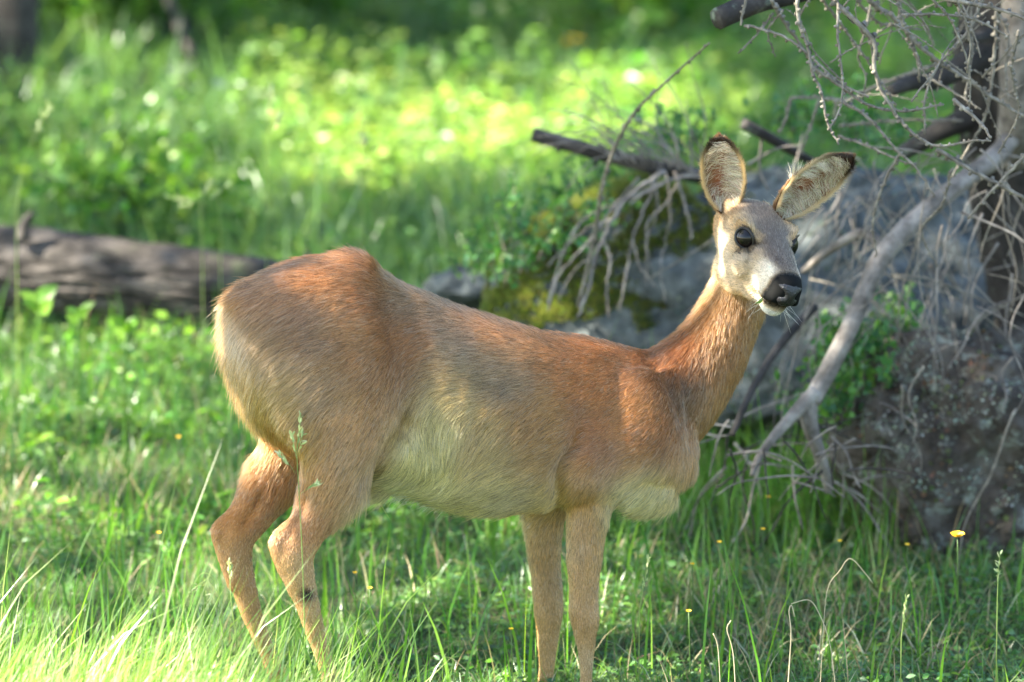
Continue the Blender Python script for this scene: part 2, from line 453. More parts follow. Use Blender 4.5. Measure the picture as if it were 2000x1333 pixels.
log = empty("fallen_log", tuple(lc[0] * np.array([1, 1, 0]) + np.array([0, 0, float(gz(lc[0, 0], lc[0, 1]))])), "grey fallen log with cracked bark lying behind the deer's rump", "log")
obj("trunk", make_mesh("trunk", *bark_tube(lc, lr, 130, .20, 4), M_BARK), log)
for px, py, hgt, lean in ((45, 455, .055, .02), (488, 512, .022, .004), (600, 500, .02, .0)):
    p = at(px, py + 14, 2.36); C = spline([p, p + np.array([lean * .2, 0, hgt * .6]), p + np.array([lean, .005, hgt])], 8)
    V, F = tube(C, np.linspace(.016, .006, 8) * (hgt / .05) ** .4, 8, .3, 60); obj("branch_stub", make_mesh("branch_stub", V, F, M_DARKWOOD), log)

# ------------------------------------------------------------------ dead larch on the right
def knobby(C, R, spacing=.011, k0=.55):
    """twig with the short spur knobs of a dead larch"""
    b = Bag(); b.add(*tube(C, R, 6, .12, 160))
    s = np.concatenate([[0], np.cumsum(np.linalg.norm(np.diff(C, axis=0), axis=1))]); n = int(s[-1] / spacing)
    if n < 1: return b
    t, u, v = frames(C)
    for i in range(n):
        x = (i + rng.uniform(.2, .8)) * spacing; k = min(np.searchsorted(s, x), len(C) - 1); a = rng.uniform(0, 6.28)
        d = u[k] * math.cos(a) + v[k] * math.sin(a); r = float(np.broadcast_to(R, len(C))[k]); h = r * rng.uniform(.8, 1.3) + .0009
        p = C[k] + d * r * .7; e1 = t[k] * (h * .75); e2 = np.cross(d, t[k]) * (h * .75)
        V = np.array([p - e1 - e2, p + e1 - e2, p + e1 + e2, p - e1 + e2, p + d * h * 1.25 - e1 * .6 - e2 * .6, p + d * h * 1.25 + e1 * .6 - e2 * .6, p + d * h * 1.25 + e1 * .6 + e2 * .6, p + d * h * 1.25 - e1 * .6 + e2 * .6])
        b.add(V, np.array([[0, 1, 5, 4], [1, 2, 6, 5], [2, 3, 7, 6], [3, 0, 4, 7], [4, 5, 6, 7]]))
    return b
TD = .55
tree = empty("dead_larch", tuple(at(1985, 900, 1.35) * np.array([1, 1, 0])), "dead larch at the right edge with bare grey branches and knobbly drooping twigs", "tree")
def limb_part(name, pts, r0, r1, mat, n=60, sides=24, rough=.22, seed=1):
    C = spline([at(*p) for p in pts], n); R = np.linspace(r0, r1, n) * (1 + .10 * fbm(np.c_[np.linspace(0, 6, n), np.zeros(n), np.full(n, seed)], 1.3, 3, seed))
    V, F = bark_tube(C, R, sides, rough * .45, seed); return obj(name, make_mesh(name, V, F, mat), tree)
limb_part("trunk", [(2030, -3600, 1.2), (2010, -1400, 1.25), (1985, -220, 1.25), (1968, -60, 1.25), (1956, 60, 1.25), (1952, 180, 1.25), (1975, 320, 1.3), (2000, 450, 1.32), (2030, 620, 1.35), (2050, 880, 1.35)], .030, .075, M_DARKWOOD, 200, 48, .5, 3)
limb_part("trunk_fork", [(2060, -1500, .9), (2030, -700, .95), (2010, -220, 1.0), (1996, -40, 1.0), (1990, 100, 1.02), (1988, 220, 1.08), (1985, 300, 1.2)], .010, .034, M_DEADWOOD, 120, 24, .2, 5)
limb_part("branch", [(2000, 235, 1.15), (1950, 300, 1.05), (1880, 355, .98), (1800, 420, .92), (1740, 480, .88), (1700, 545, .85), (1660, 640, .82), (1615, 730, .8), (1585, 785, .78)], .0160, .0140, M_DEADWOOD, 90, 28, .42, 6)
limb_part("branch", [(1592, 765, .78), (1555, 805, .76), (1515, 850, .74), (1482, 895, .72), (1468, 930, .70)], .0125, .0040, M_DEADWOOD, 30, 20, .35, 8)
limb_part("branch", [(1582, 770, .78), (1580, 820, .78), (1598, 880, .80), (1612, 925, .82), (1618, 960, .84)], .0140, .007, M_DEADWOOD, 30, 20, .35, 9)
limb_part("branch", [(1930, 100, 1.2), (1880, 130, 1.15), (1830, 155, 1.1), (1780, 162, 1.05), (1738, 178, 1.0)], .024, .009, M_DARKWOOD, 40, 20, .3, 10)
limb_part("branch", [(1925, 215, 1.22), (1870, 240, 1.2), (1825, 260, 1.2), (1785, 285, 1.2), (1760, 300, 1.2)], .021, .013, M_DARKWOOD, 40, 20, .3, 12)
limb_part("branch", [(1955, 60, 1.2), (1900, 75, 1.1), (1868, 62, 1.05)], .012, .007, M_DARKWOOD, 14, 12, .3, 13)
limb_part("branch", [(1985, -150, 1.22), (1930, -90, .9), (1870, -60, .6), (1720, -40, .50), (1600, -22, .46), (1500, 0, .42), (1440, 20, .40), (1400, 38, .38)], .016, .0165, M_DARKWOOD, 60, 20, .35, 14)
limb_part("branch", [(1590, 600, .9), (1520, 680, .8), (1470, 760, .72), (1430, 850, .66)], .0075, .005, M_DARKWOOD, 24, 10, .3, 15)
limb_part("branch", [(1730, 500, 1.0), (1690, 455, 1.05), (1620, 490, 1.1), (1570, 530, 1.2)], .010, .005, M_DEADWOOD, 24, 10, .3, 16)
TW = [([(1555, -20), (1562, 49), (1577, 90), (1587, 142), (1604, 180), (1617, 240), (1639, 283)], 3.8, 2.0), ([(1610, -25), (1637, 11), (1671, 41), (1709, 86), (1707, 124), (1716, 165), (1739, 206), (1769, 247), (1810, 279), (1844, 285), (1900, 276), (1936, 274)], 5.4, 1.8),
      ([(1748, -30), (1765, 49), (1784, 90), (1795, 135), (1795, 161)], 4.2, 2.2), ([(1930, -20), (1913, 11), (1892, 60), (1844, 112), (1821, 150), (1806, 195), (1806, 262)], 3.2, 1.6), ([(1670, -40), (1697, 0), (1754, 41), (1787, 82), (1832, 120), (1874, 146), (1945, 195), (2010, 235)], 4.6, 2.8),
      ([(1947, 19), (1943, 94), (1934, 187), (1919, 240), (1885, 300), (1859, 349)], 3.4, 1.6), ([(1947, 19), (1969, 71), (1964, 150), (1971, 199)], 3.4, 1.7), ([(1840, -10), (1855, 0), (1937, 15), (2010, 40)], 4.4, 2.6), ([(1544, 191), (1592, 191), (1656, 195), (1694, 176), (1750, 154), (1836, 124)], 2.6, 4.2),
      ([(1546, 191), (1532, 240), (1521, 262)], 3.0, 1.8), ([(1600, 195), (1577, 262), (1565, 300)], 2.8, 1.6), ([(1634, 196), (1628, 245)], 2.4, 1.6), ([(1637, 247), (1697, 240), (1780, 235), (1880, 236)], 2.6, 2.6), ([(1636, 266), (1694, 285), (1742, 307), (1784, 324)], 2.8, 1.5),
      ([(1620, -20), (1637, 11), (1636, 67), (1645, 157), (1641, 210), (1619, 255)], 2.8, 1.5), ([(1585, 131), (1637, 165), (1697, 206), (1765, 217), (1844, 204)], 3.4, 1.8), ([(1454, 49), (1510, 64), (1555, 86), (1600, 127), (1645, 165), (1697, 191)], 2.6, 2.2), ([(1506, 0), (1532, 45), (1570, 97), (1600, 150)], 3.6, 1.8),
      ([(1510, 26), (1476, 71), (1442, 105)], 2.2, 1.2), ([(1592, -20), (1637, 41), (1697, 124), (1750, 210)], 3.2, 1.8), ([(1656, -20), (1712, 41), (1757, 52), (1800, 60)], 2.8, 1.5), ([(1862, 195), (1915, 240), (1934, 270)], 3.4, 2.0), ([(1761, 30), (1825, 28), (1900, 37), (1967, 71)], 2.8, 2.2),
      ([(2005, 300), (1937, 375), (1890, 427)], 3.4, 2.2), ([(1829, 292), (1900, 334), (2010, 392)], 4.2, 3.4), ([(1645, 199), (1694, 229), (1750, 292), (1787, 326), (1825, 382)], 3.2, 1.7), ([(1802, 146), (1862, 180), (1915, 214)], 2.6, 1.4), ([(1700, 10), (1690, 60), (1676, 110), (1690, 150), (1684, 200)], 2.4, 1.2),
      ([(1800, -20), (1850, 30), (1880, 90), (1895, 150), (1893, 215)], 2.8, 1.4), ([(1990, 60), (1975, 140), (1990, 220), (1950, 300)], 2.8, 1.5), ([(1460, -10), (1450, 30), (1447, 50)], 2.6, 1.8), ([(1530, 20), (1500, 60), (1515, 110)], 2.0, 1.1), ([(1760, 300), (1730, 350), (1705, 430), (1712, 500)], 2.6, 1.4),
      ([(1860, 330), (1840, 400), (1800, 450), (1830, 520)], 2.4, 1.3)]
for q, (pts, r0, r1) in enumerate(TW):
    d0 = TD - .35 + .06 * (q % 7); d1 = d0 + rng.uniform(-.10, .12)
    n = len(pts); P = [at(px, py, d0 + (d1 - d0) * k / (n - 1)) for k, (px, py) in enumerate(pts)]
    if q in (8, 9, 10, 11, 12): P = [at(px, py, 1.05) for px, py in pts]
    m = max(12, int(sum(np.linalg.norm(np.diff(np.array(P), axis=0), axis=1)) / .007)); C = spline(P, m) + rng.normal(0, .0006, (m, 3))
    obj("twig", knobby(C, np.linspace(r0, r1, m) * PX * 1.2).mesh("twig", M_TWIG), tree)
def droop(start, length, ang, curl, r0, mat, parent, gravity=1.0, n=26, name="twig", knob=True):
    """a twig that leaves start at ang (0 = right in the picture, 90 = down) and sags"""
    p = np.array(start, float); dirv = np.array([math.cos(rad(ang)), rng.uniform(-.3, .3), -math.sin(rad(ang))]); pts = [p]
    for k in range(n - 1):
        dirv = norm(dirv + np.array([curl * math.cos(k * .33) + rng.normal(0, .05), rng.normal(0, .05), -.045 * gravity + rng.normal(0, .05)])); p = p + dirv * length / n; pts.append(p)
    C = np.array(pts); R = np.linspace(r0, r0 * .4, n)
    return obj(name, (knobby(C, R, .016) if knob else (lambda b: (b.add(*tube(C, R, 6, .15, 120)), b)[1])(Bag())).mesh(name, mat), parent)
for k in range(135):                                   # tangle of bare twigs between boulder and trunk
    px = rng.uniform(1580, 2010); py = rng.uniform(270, 600) if k < 108 else rng.uniform(560, 800)
    droop(at(px, py, rng.uniform(.72, 1.35)), rng.uniform(.10, .34), rng.uniform(0, 180), rng.uniform(-.16, .16), rng.uniform(.0010, .0024), M_TWIG if k % 3 == 0 else M_DEADWOOD, tree, knob=False)
for k in range(44):                                   # dead twigs lying round the foot of the branch
    px, py = rng.uniform(1400, 1720), rng.uniform(820, 960)
    droop(at(px, py, rng.uniform(.55, 1.0)), rng.uniform(.08, .22), rng.uniform(-50, 200), rng.uniform(-.08, .08), rng.uniform(.0014, .003), M_DEADWOOD if k % 3 else M_DARKWOOD, tree, gravity=.7, knob=False)

for k in range(46):                                   # fine knobby twigs hanging into the top right corner
    px, py = rng.uniform(1530, 2010), rng.uniform(-60, 210)
    droop(at(px, py, rng.uniform(.15, .85)), rng.uniform(.10, .26), rng.uniform(-125, -15) if k % 4 else rng.uniform(0, 60), rng.uniform(-.08, .08), rng.uniform(.0011, .0022), M_TWIG, tree, gravity=.5)
# dead branch lying over the mossy rock
fb = empty("broken_branch", tuple(at(1400, 352, 1.5)), "broken grey branch lying over the mossy rock, thin twigs hanging down from it", "branch")
C = spline([at(1040, 263, 1.42), at(1110, 283, 1.42), at(1180, 302, 1.42), at(1260, 322, 1.42), at(1340, 338, 1.45), at(1420, 356, 1.5)], 70)
V, F = bark_tube(C, np.linspace(.0125, .0145, 70), 22, .10, 21); obj("stem", make_mesh("stem", V, F, M_BARK), fb)
for a, b, r in (((1085, 280), (1090, 296), .006), ((1165, 302), (1163, 322), .0065), ((1262, 322), (1270, 338), .005)):
    V, F = tube(spline([at(*a, 1.42), at(*b, 1.40)], 5), np.linspace(r, r * .5, 5), 8, .3, 80); obj("branch_stub", make_mesh("branch_stub", V, F, M_DARKWOOD), fb)
HG = [([(1300, 335), (1240, 372), (1195, 430), (1165, 500), (1150, 560), (1128, 620)], 6.0), ([(1360, 335), (1290, 360), (1200, 410), (1150, 470), (1090, 540), (1072, 600)], 4.5), ([(1290, 330), (1262, 400), (1235, 470), (1222, 540), (1210, 610)], 4.0), ([(1318, 335), (1335, 390), (1348, 440), (1352, 468)], 4.0),
      ([(1195, 430), (1140, 450), (1100, 490), (1068, 520)], 3.5), ([(1180, 470), (1192, 510), (1186, 560), (1190, 620)], 3.4), ([(1250, 345), (1200, 400), (1150, 420), (1110, 470), (1078, 560), (1070, 605)], 3.4), ([(1330, 345), (1300, 400), (1262, 440), (1270, 520)], 3.2), ([(1270, 340), (1285, 400), (1265, 470), (1262, 560)], 2.8),
      ([(1375, 345), (1310, 352), (1262, 378), (1230, 400)], 3.6), ([(1165, 500), (1120, 530), (1090, 590)], 2.6), ([(1235, 470), (1250, 520), (1280, 560)], 2.2), ([(1300, 335), (1310, 420), (1290, 520), (1300, 590)], 2.4)]
for pts, r in HG:
    d0 = 1.40 + rng.uniform(-.10, .02); n = 30
    C = spline([at(px, py, d0 - .02 * k) for k, (px, py) in enumerate(pts)], n) + rng.normal(0, .0012, (n, 3))
    V, F = tube(C, np.linspace(r, r * .5, n) * PX, 7, .2, 110); obj("twig", make_mesh("twig", V, F, M_DEADWOOD), fb)
for k in range(26):
    t = rng.random(); p = at(1200 + 190 * t, 312 + 30 * t, 1.38)
    droop(p, rng.uniform(.12, .27), rng.uniform(-150, -95), rng.uniform(-.10, .10), rng.uniform(.0012, .0024), M_DEADWOOD, fb, knob=False)
# second stick over the boulder's top and the leaning bare stem
st = empty("dead_stick", tuple(at(1610, 345, 1.3)), "short dark dead stick lying on top of the grey boulder", "stick")
C = spline([at(1452, 242, 1.22), at(1500, 268, 1.24), at(1550, 296, 1.28), at(1625, 340, 1.36)], 30); V, F = bark_tube(C, np.linspace(.009, .0075, 30), 14, .14, 33); obj("stem", make_mesh("stem", V, F, M_DARKWOOD), st)
for pts in ([(1460, 322), (1520, 290), (1570, 285)], [(1550, 330), (1560, 300), (1568, 262)], [(1488, 270), (1484, 330), (1500, 372)], [(1600, 320), (1640, 370), (1620, 420)]):
    C = spline([at(*p, 1.24) for p in pts], 16); V, F = tube(C, np.linspace(.003, .0016, 16), 7, .2, 110); obj("twig", make_mesh("twig", V, F, M_DEADWOOD), st)
ls = empty("bare_sapling", tuple(at(1135, 600, 1.3)), "thin bare leaning stem rising past the broken branch, out of focus", "sapling")
C = spline([at(1130, 600, 1.25), at(1160, 470, 1.2), at(1180, 350, 1.1), at(1225, 240, .95), at(1290, 170, .8), at(1385, 85, .6)], 60)
obj("stem", knobby(C, np.linspace(.0042, .0016, 60), .03).mesh("stem", M_TWIG), ls)

# ------------------------------------------------------------------ far trees, stump and logs
def plain_log(name, pts, r0, r1, mat, label, cat, seed, sides=28, amp=.12):
    C = spline(pts, 60); V, F = bark_tube(C, np.linspace(r0, r1, 60), sides, amp, seed)
    return obj(name, make_mesh(name, V, F, mat), None, label, cat)
plain_log("far_log", [at(1165, 180, 6.3), at(1230, 195, 6.2), at(1345, 222, 6.1)], .03, .026, M_DEADWOOD, "pale log lying in the far meadow above the broken branch, blurred", "log", 61)
plain_log("hanging_branch", [at(20, -260, 4.92), at(150, -230, 5.1), at(270, -110, 5.25), at(318, -20, 5.3), at(350, 50, 5.25), at(374, 110, 5.2), at(374, 180, 5.2)], .013, .010, M_BARK, "grey bare branch hanging over a dark hollow in the far bank", "branch", 62, 16)

def leaf_cloud(P, size, pal, n_dir_up=.4, wr=.5):
    n = len(P); D = rand_dirs(n, .1); Nn = rand_dirs(n, n_dir_up); L = size * rng.uniform(.6, 1.3, n)
    return leaves(P, D, Nn, L, L * wr * rng.uniform(.8, 1.2, n), pick(pal, n, .25))
def shrub(x, y, h_, w_, nl, size, pal, label, seed, cat="shrub", zc=.55, group=None):
    z = float(gz(x, y)); root = empty("leafy_shrub", (x, y, z), label, cat, group)
    b = Bag(); ends = []
    for k in range(9):
        a = rng.uniform(0, 6.28); e = np.array([x + math.cos(a) * w_ * rng.uniform(.2, .9), y + math.sin(a) * w_ * rng.uniform(.2, .9), z + h_ * rng.uniform(.5, 1)]); ends.append(e)
        C = spline([[x, y, z - .03], [x * .6 + e[0] * .4, y * .6 + e[1] * .4, z + (e[2] - z) * .55], e], 10); b.add(*tube(C, np.linspace(.010, .003, 10), 6))
    obj("stem", b.mesh("stem", M_DARKWOOD), root, kind="stuff")
    ctr = np.array([[x, y, z + h_ * zc]]) + rng.normal(0, 1, (46, 3)) * np.array([w_ * .5, w_ * .45, h_ * .26]); ctr = np.vstack([ctr, np.array(ends)])
    P = ctr[rng.integers(0, len(ctr), nl)] + rng.normal(0, 1, (nl, 3)) * np.array([.11, .11, .08]) * w_ / .45
    P[:, 2] = np.maximum(P[:, 2], gz(P[:, 0], P[:, 1]) + .02)
    V, F, c = leaf_cloud(P, size, pal); f = obj("foliage", make_mesh("foliage", V, F, M_LEAF, c), root, kind="stuff")
    return root
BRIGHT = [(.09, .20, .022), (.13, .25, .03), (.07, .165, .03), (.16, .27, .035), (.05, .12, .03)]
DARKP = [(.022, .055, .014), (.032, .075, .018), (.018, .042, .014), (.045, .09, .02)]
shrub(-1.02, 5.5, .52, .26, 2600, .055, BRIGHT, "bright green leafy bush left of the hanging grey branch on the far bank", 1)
shrub(-1.45, 6.6, .85, .34, 2400, .050, FERN, "mid green bush against the brown trunk at the upper left corner", 2)
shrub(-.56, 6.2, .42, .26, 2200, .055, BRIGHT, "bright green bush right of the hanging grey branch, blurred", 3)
shrub(.05, 7.4, .45, .42, 2200, .05, FERN, "green bush at the top of the meadow, left of the dark hollow", 4)
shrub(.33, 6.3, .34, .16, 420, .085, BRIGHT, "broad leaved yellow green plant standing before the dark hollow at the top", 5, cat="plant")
shrub(.95, 7.6, .55, .45, 2600, .05, FERN, "green bush at the top edge, right of the dark hollow", 6)
shrub(1.6, 6.6, .55, .4, 2200, .045, FERN, "blurred green bush behind the dead larch branches", 7)
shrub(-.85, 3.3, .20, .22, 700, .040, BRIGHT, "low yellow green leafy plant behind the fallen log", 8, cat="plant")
def conifer(x, y, h_, label, low=.25, spread=1.5, nl=9000, seed=0, name="spruce_tree", group=None):
    z = float(gz(x, y)); root = empty(name, (x, y, z), label, "tree", group)
    C = spline([[x, y, z - .2], [x + .05, y, z + h_ * .5], [x, y, z + h_]], 40); V, F = bark_tube(C, np.linspace(h_ * .022, .02, 40), 24, .12, seed); obj("trunk", make_mesh("trunk", V, F, M_DARKWOOD), root)
    t = low + (1 - low) * rng.random(nl) ** 1.25; rr = spread * (1 - t) ** .8 + .12; lay = np.floor(t * 14) / 14 + rng.normal(0, .012, nl); a = rng.integers(0, 11, nl) * 0.571 + lay * 37 + rng.normal(0, .13, nl); q = np.sqrt(rng.random(nl))
    P = np.stack([x + np.cos(a) * rr * q, y + np.sin(a) * rr * q, z + lay * h_ - .28 * rr * q ** 1.5 + rng.normal(0, .05, nl)], -1)
    D = norm(np.stack([np.cos(a), np.sin(a), -.35 + 0 * a], -1) + rng.normal(0, .45, (nl, 3))); L = rng.uniform(.14, .34, nl)
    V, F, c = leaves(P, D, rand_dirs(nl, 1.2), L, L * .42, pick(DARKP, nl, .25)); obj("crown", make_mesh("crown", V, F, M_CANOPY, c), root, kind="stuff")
    return root
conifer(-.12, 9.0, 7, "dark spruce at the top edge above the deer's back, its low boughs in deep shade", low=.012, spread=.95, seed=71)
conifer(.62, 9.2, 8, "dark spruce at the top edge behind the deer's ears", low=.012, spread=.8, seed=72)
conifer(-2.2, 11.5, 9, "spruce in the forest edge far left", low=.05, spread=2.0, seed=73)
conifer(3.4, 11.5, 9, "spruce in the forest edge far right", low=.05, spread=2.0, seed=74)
tl = empty("brown_tree", (-1.225, 4.9, float(gz(-1.225, 4.9))), "brown barked tree trunk cut by the upper left corner", "tree")
C = spline([[-1.225, 4.9, .1], [-1.215, 4.9, .8], [-1.30, 4.9, 3], [-1.5, 4.9, 7.5]], 80); V, F = bark_tube(C, np.linspace(.07, .04, 80), 40, .14, 75); obj("trunk", make_mesh("trunk", V, F, M_DARKWOOD), tl)
# hollow in the far bank: dark stump with roots
rock("rotten_stump", at(350, 145, 5.55), (.13, .10, .17), 91, M_DARKWOOD, "dark rotten stump in the hollow behind the hanging grey branch", "stump", sub=5, fine=.14)

# ------------------------------------------------------------------ unseen trees that shade the clearing (sun side)
# crowns shaped for the light: gaps cut so sun reaches foreground, cheek, far meadow
def sun_xy(P):
    e1 = norm(np.cross(SUN, [0, 0, 1.0])); e2 = np.cross(e1, SUN); return np.stack([P @ e1, P @ e2], -1)
GAPS = []
def gap(p, r, keep=0.0): GAPS.append((sun_xy(np.asarray(p)[None])[0], r, keep))
for px, py, r in ((0, 1290, .17), (120, 1290, .17), (260, 1300, .17), (400, 1310, .15), (520, 1320, .13), (620, 1330, .10), (60, 1200, .13), (200, 1215, .11), (-150, 1250, .25), (330, 1240, .08)): gap(at(px, py, -.55), r)
for px, py, d, r in ((1405, 540, -.02, .06), (1440, 550, -.02, .06), (1500, 550, -.06, .05), (1400, 470, .0, .05), (1400, 585, .0, .02)): gap(at(px, py, d), r)
for px, py, d, r in ((1020, 1060, .05, .035), (1040, 1180, .05, .03), (1390, 300, .05, .03)): gap(at(px, py, d), r, .1)
def gap_ground(px, d, r, keep=.03):
    p = at(px, 300, d); p[2] = float(gz(p[0], p[1])) + .15; gap(p, r, keep)
for px, d, r in ((760, 4.0, .22), (900, 4.0, .26), (1030, 4.05, .2), (680, 4.4, .2), (800, 4.4, .3), (950, 4.4, .32), (1080, 4.45, .25), (640, 4.9, .2), (760, 4.9, .32), (920, 4.9, .35), (1080, 4.9, .3), (1170, 4.8, .15), (740, 5.4, .25), (900, 5.4, .28), (1060, 5.4, .22),
                 (180, 6.3, .16), (330, 3.85, .10), (480, 4.4, .12), (220, 5.2, .14), (120, 3.9, .12), (560, 3.7, .12), (300, 4.7, .12), (420, 5.6, .12), (560, 5.0, .12), (60, 4.6, .1), (500, 3.2, .08), (1250, 4.2, .12)): gap_ground(px, d, r)
for px, py, d, r in ((70, 640, 1.8, .07), (1650, 640, .82, .04), (1750, 200, .6, .10), (1900, 280, .6, .08),  (1600, 430, 1.2, .06), (1650, 100, .5, .07), (1950, 100, .6, .09)): gap(at(px, py, d), r, .3)
for k in range(8): gap([rng.uniform(-2.2, .7), rng.uniform(3.2, 8.0), .35], rng.uniform(.07, .22), .05)
def shade_tree(y0, y1, label, nl, seed, ncl=300, rightward=.5):
    root = empty("unseen_shade_tree", (-6.4, (y0 + y1) / 2, float(gz(-6.4, (y0 + y1) / 2))), label, "tree")
    x, y, z = root.location; C = spline([[x, y, z - .2], [x + .1, y, z + 3], [x + .6, y + .1, z + 7]], 40); V, F = bark_tube(C, np.linspace(.2, .06, 40), 20, .06, seed); obj("trunk", make_mesh("trunk", V, F, M_BARK), root)
    b = Bag()
    for k in range(14):
        p = C[rng.integers(18, 40)]; e = np.array([rng.uniform(-7.2, -3.2), rng.uniform(y0, y1), rng.uniform(4, 7.5)])
        b.add(*tube(spline([p, (p + e) / 2 + np.array([0, 0, .3]), e], 14), np.linspace(.05, .012, 14), 7))
    obj("limb", b.mesh("limb", M_BARK), root, kind="stuff")
    # leaf clumps spread over the part of the crown between sun and clearing
    nc = ncl; T = rng.uniform(5.0, 8.6, nc); S = np.stack([np.where(rng.random(nc) < rightward, rng.uniform(.1, 2.9, nc), rng.uniform(-2.7, .1, nc)), rng.uniform(y0, y1, nc), rng.uniform(0, .8, nc)], -1); ctr = S + T[:, None] * SUN
    P = ctr[rng.integers(0, nc, nl)] + rng.normal(0, .30, (nl, 3))
    q = sun_xy(P); keep = np.ones(nl, bool)
    for c, r, kp in GAPS:
        d = np.linalg.norm(q - c, axis=1); keep &= ~((d < r + .05) & (rng.random(nl) > kp))
    cx = q - sun_xy(at(-150, 1330, -.75)[None])[0]; wl = P - SUN * ((P[:, 2] - .25) / SUN[2])[:, None]; keep &= ~((wl[:, 1] < -.22) & (wl[:, 0] < -.22 + .25 * wl[:, 1]) & (rng.random(nl) > .03))
    keep &= P[:, 2] > 2.6
    P = P[keep]; n = len(P); L = rng.uniform(.09, .15, n)
    V, F, c = leaves(P, rand_dirs(n), rand_dirs(n, .6), L, L * .62, pick(GREEN, n, .25)); obj("crown", make_mesh("crown", V, F, M_CANOPY, c), root, kind="stuff")
    return root
near_tree = shade_tree(-2.6, .4, "unseen leafy tree beyond the left side, nearest the viewer, crown shaped to shade the doe", 3500, 81)
shade_tree(.4, 3.4, "unseen leafy tree beyond the left side, level with the fallen log, crown shaped for its shade", 8500, 82, 300, .80)
shade_tree(3.4, 9.0, "unseen leafy tree beyond the left side, crown shaped to shade the far bank", 17000, 83, 420)

# low branches added on the nearest tree to shade face, neck and rump
def bough(root, targets, n, spread, size, label_t):
    T = 1.5; ctr = np.array([at(px, py, d) for px, py, d in targets]) + SUN * T
    P = ctr[rng.integers(0, len(ctr), n)] + rng.normal(0, spread, (n, 3)); P += SUN * rng.uniform(-.25, .35, (n, 1))
    L = size * rng.uniform(.7, 1.3, n); V, F, c = leaves(P, rand_dirs(n), norm(rng.normal(0, .5, (n, 3)) + SUN), L, L * .65, pick(GREEN, n, .2))
    obj("shade_bough_leaves", make_mesh("shade_leaves", V, F, M_CANOPY, c), root, kind="stuff")
    b = ctr.mean(0); x, y, z = root.location
    C = spline([[x + .3, y, 4.6], [-3.5, y * .5, 4.2], [-1.6, -.3, 3.4], b + np.array([-.4, 0, .35]), b], 50); V, F = tube(C, np.linspace(.05, .006, 50), 8, .1, 20); obj("shade_bough", make_mesh("shade_bough", V, F, M_BARK), root)
bough(near_tree, [(1420, 425, .0), (1450, 440, -.02), (1485, 420, -.02), (1520, 440, -.02), (1450, 470, -.03), (1490, 480, -.05), (1520, 495, -.06), (1410, 350, .05), (1560, 400, .03), (1600, 370, .05), (1550, 470, -.03), (1480, 400, 0), (1454, 405, 0), (1440, 412, 0), (1470, 402, 0), (1430, 400, 0), (1395, 640, .0), (1420, 690, 0), (1440, 620, -.02), (1450, 590, -.02), (1400, 700, .0), (1430, 740, 0), (1380, 680, 0), (1420, 650, 0)], 250, .016, .05, "")
bough(near_tree, [(432, 620, -.2), (428, 660, -.2), (445, 590, -.2), (440, 700, -.2), (455, 650, -.22), (436, 740, -.2), (450, 780, -.2), (470, 570, -.2)], 90, .016, .05, "")
# ------------------------------------------------------------------ roe deer
YAW = rad(20)
AX = np.array([math.cos(YAW), math.sin(YAW), 0.0])         # body axis, tail to chest
LA = np.array([-math.sin(YAW), math.cos(YAW), 0.0])        # to the far side
def dep(px):                                               # depth of the body's middle plane at column px
    return (px - 1000.0) * PX * math.tan(YAW)
def mid(px, py, lat=0.0):
    """point at px,py on the plane that lies lat metres off the middle plane (minus = near side)"""
    return at(px, py, 0.0) if False else _mid(px, py, lat)
def _mid(px, py, lat):
    d = dep(px) + lat * (LA[1] - 0) 
    for _ in range(3):
        p = at(px, py, d)
        # distance from the middle plane
        off = (p - np.array([0.0, 0.0, 0.0])) @ LA
        d += (lat - off) / LA[1] * (LA[1] ** 2) / 1.0 if False else (lat - off) * LA[1]
    p = at(px, py, d)
    return p

def loft(secs, n=36, sq=2.3):
    """secs: centre (3), half-vector u (3), half-vector v (3)[, exponent]; closed mesh"""
    V = []
    a = np.linspace(0, 2 * math.pi, n, endpoint=False)
    for s in secs:
        c, u, v = s[:3]; e = s[3] if len(s) > 3 else sq
        ca, sa = np.cos(a), np.sin(a)
        x = np.sign(ca) * np.abs(ca) ** (2 / e); y = np.sign(sa) * np.abs(sa) ** (2 / e)
        if len(s) > 4:                       # egg: narrower to the top (v positive)
            x = x * (1 - s[4] * y)
        V.append(c + x[:, None] * u + y[:, None] * v)
    V = np.array(V); m = len(V)
    i, j = np.meshgrid(np.arange(m - 1), np.arange(n), indexing='ij')
    q = np.stack([i * n + j, i * n + (j + 1) % n, (i + 1) * n + (j + 1) % n, (i + 1) * n + j], -1).reshape(-1, 4)
    c0, c1 = V[0].mean(0), V[-1].mean(0)
    W_ = np.vstack([V.reshape(-1, 3), c0, c1]); e = m * n; k = np.arange(n)
    t = np.vstack([np.stack([np.full(n, e), (k + 1) % n, k], 1), np.stack([np.full(n, e + 1), (m - 1) * n + k, (m - 1) * n + (k + 1) % n], 1)])
    return W_, [q, t]

def interp_rows(rows, n):
    rows = np.asarray(rows, float)
    return spline(np.c_[rows[:, :2] * 1.0, np.zeros(len(rows)), rows[:, 2:]], n)[:, [0, 1] + list(range(3, rows.shape[1] + 1))]

body = Bag()
ZU = np.array([0, 0, 1.0])
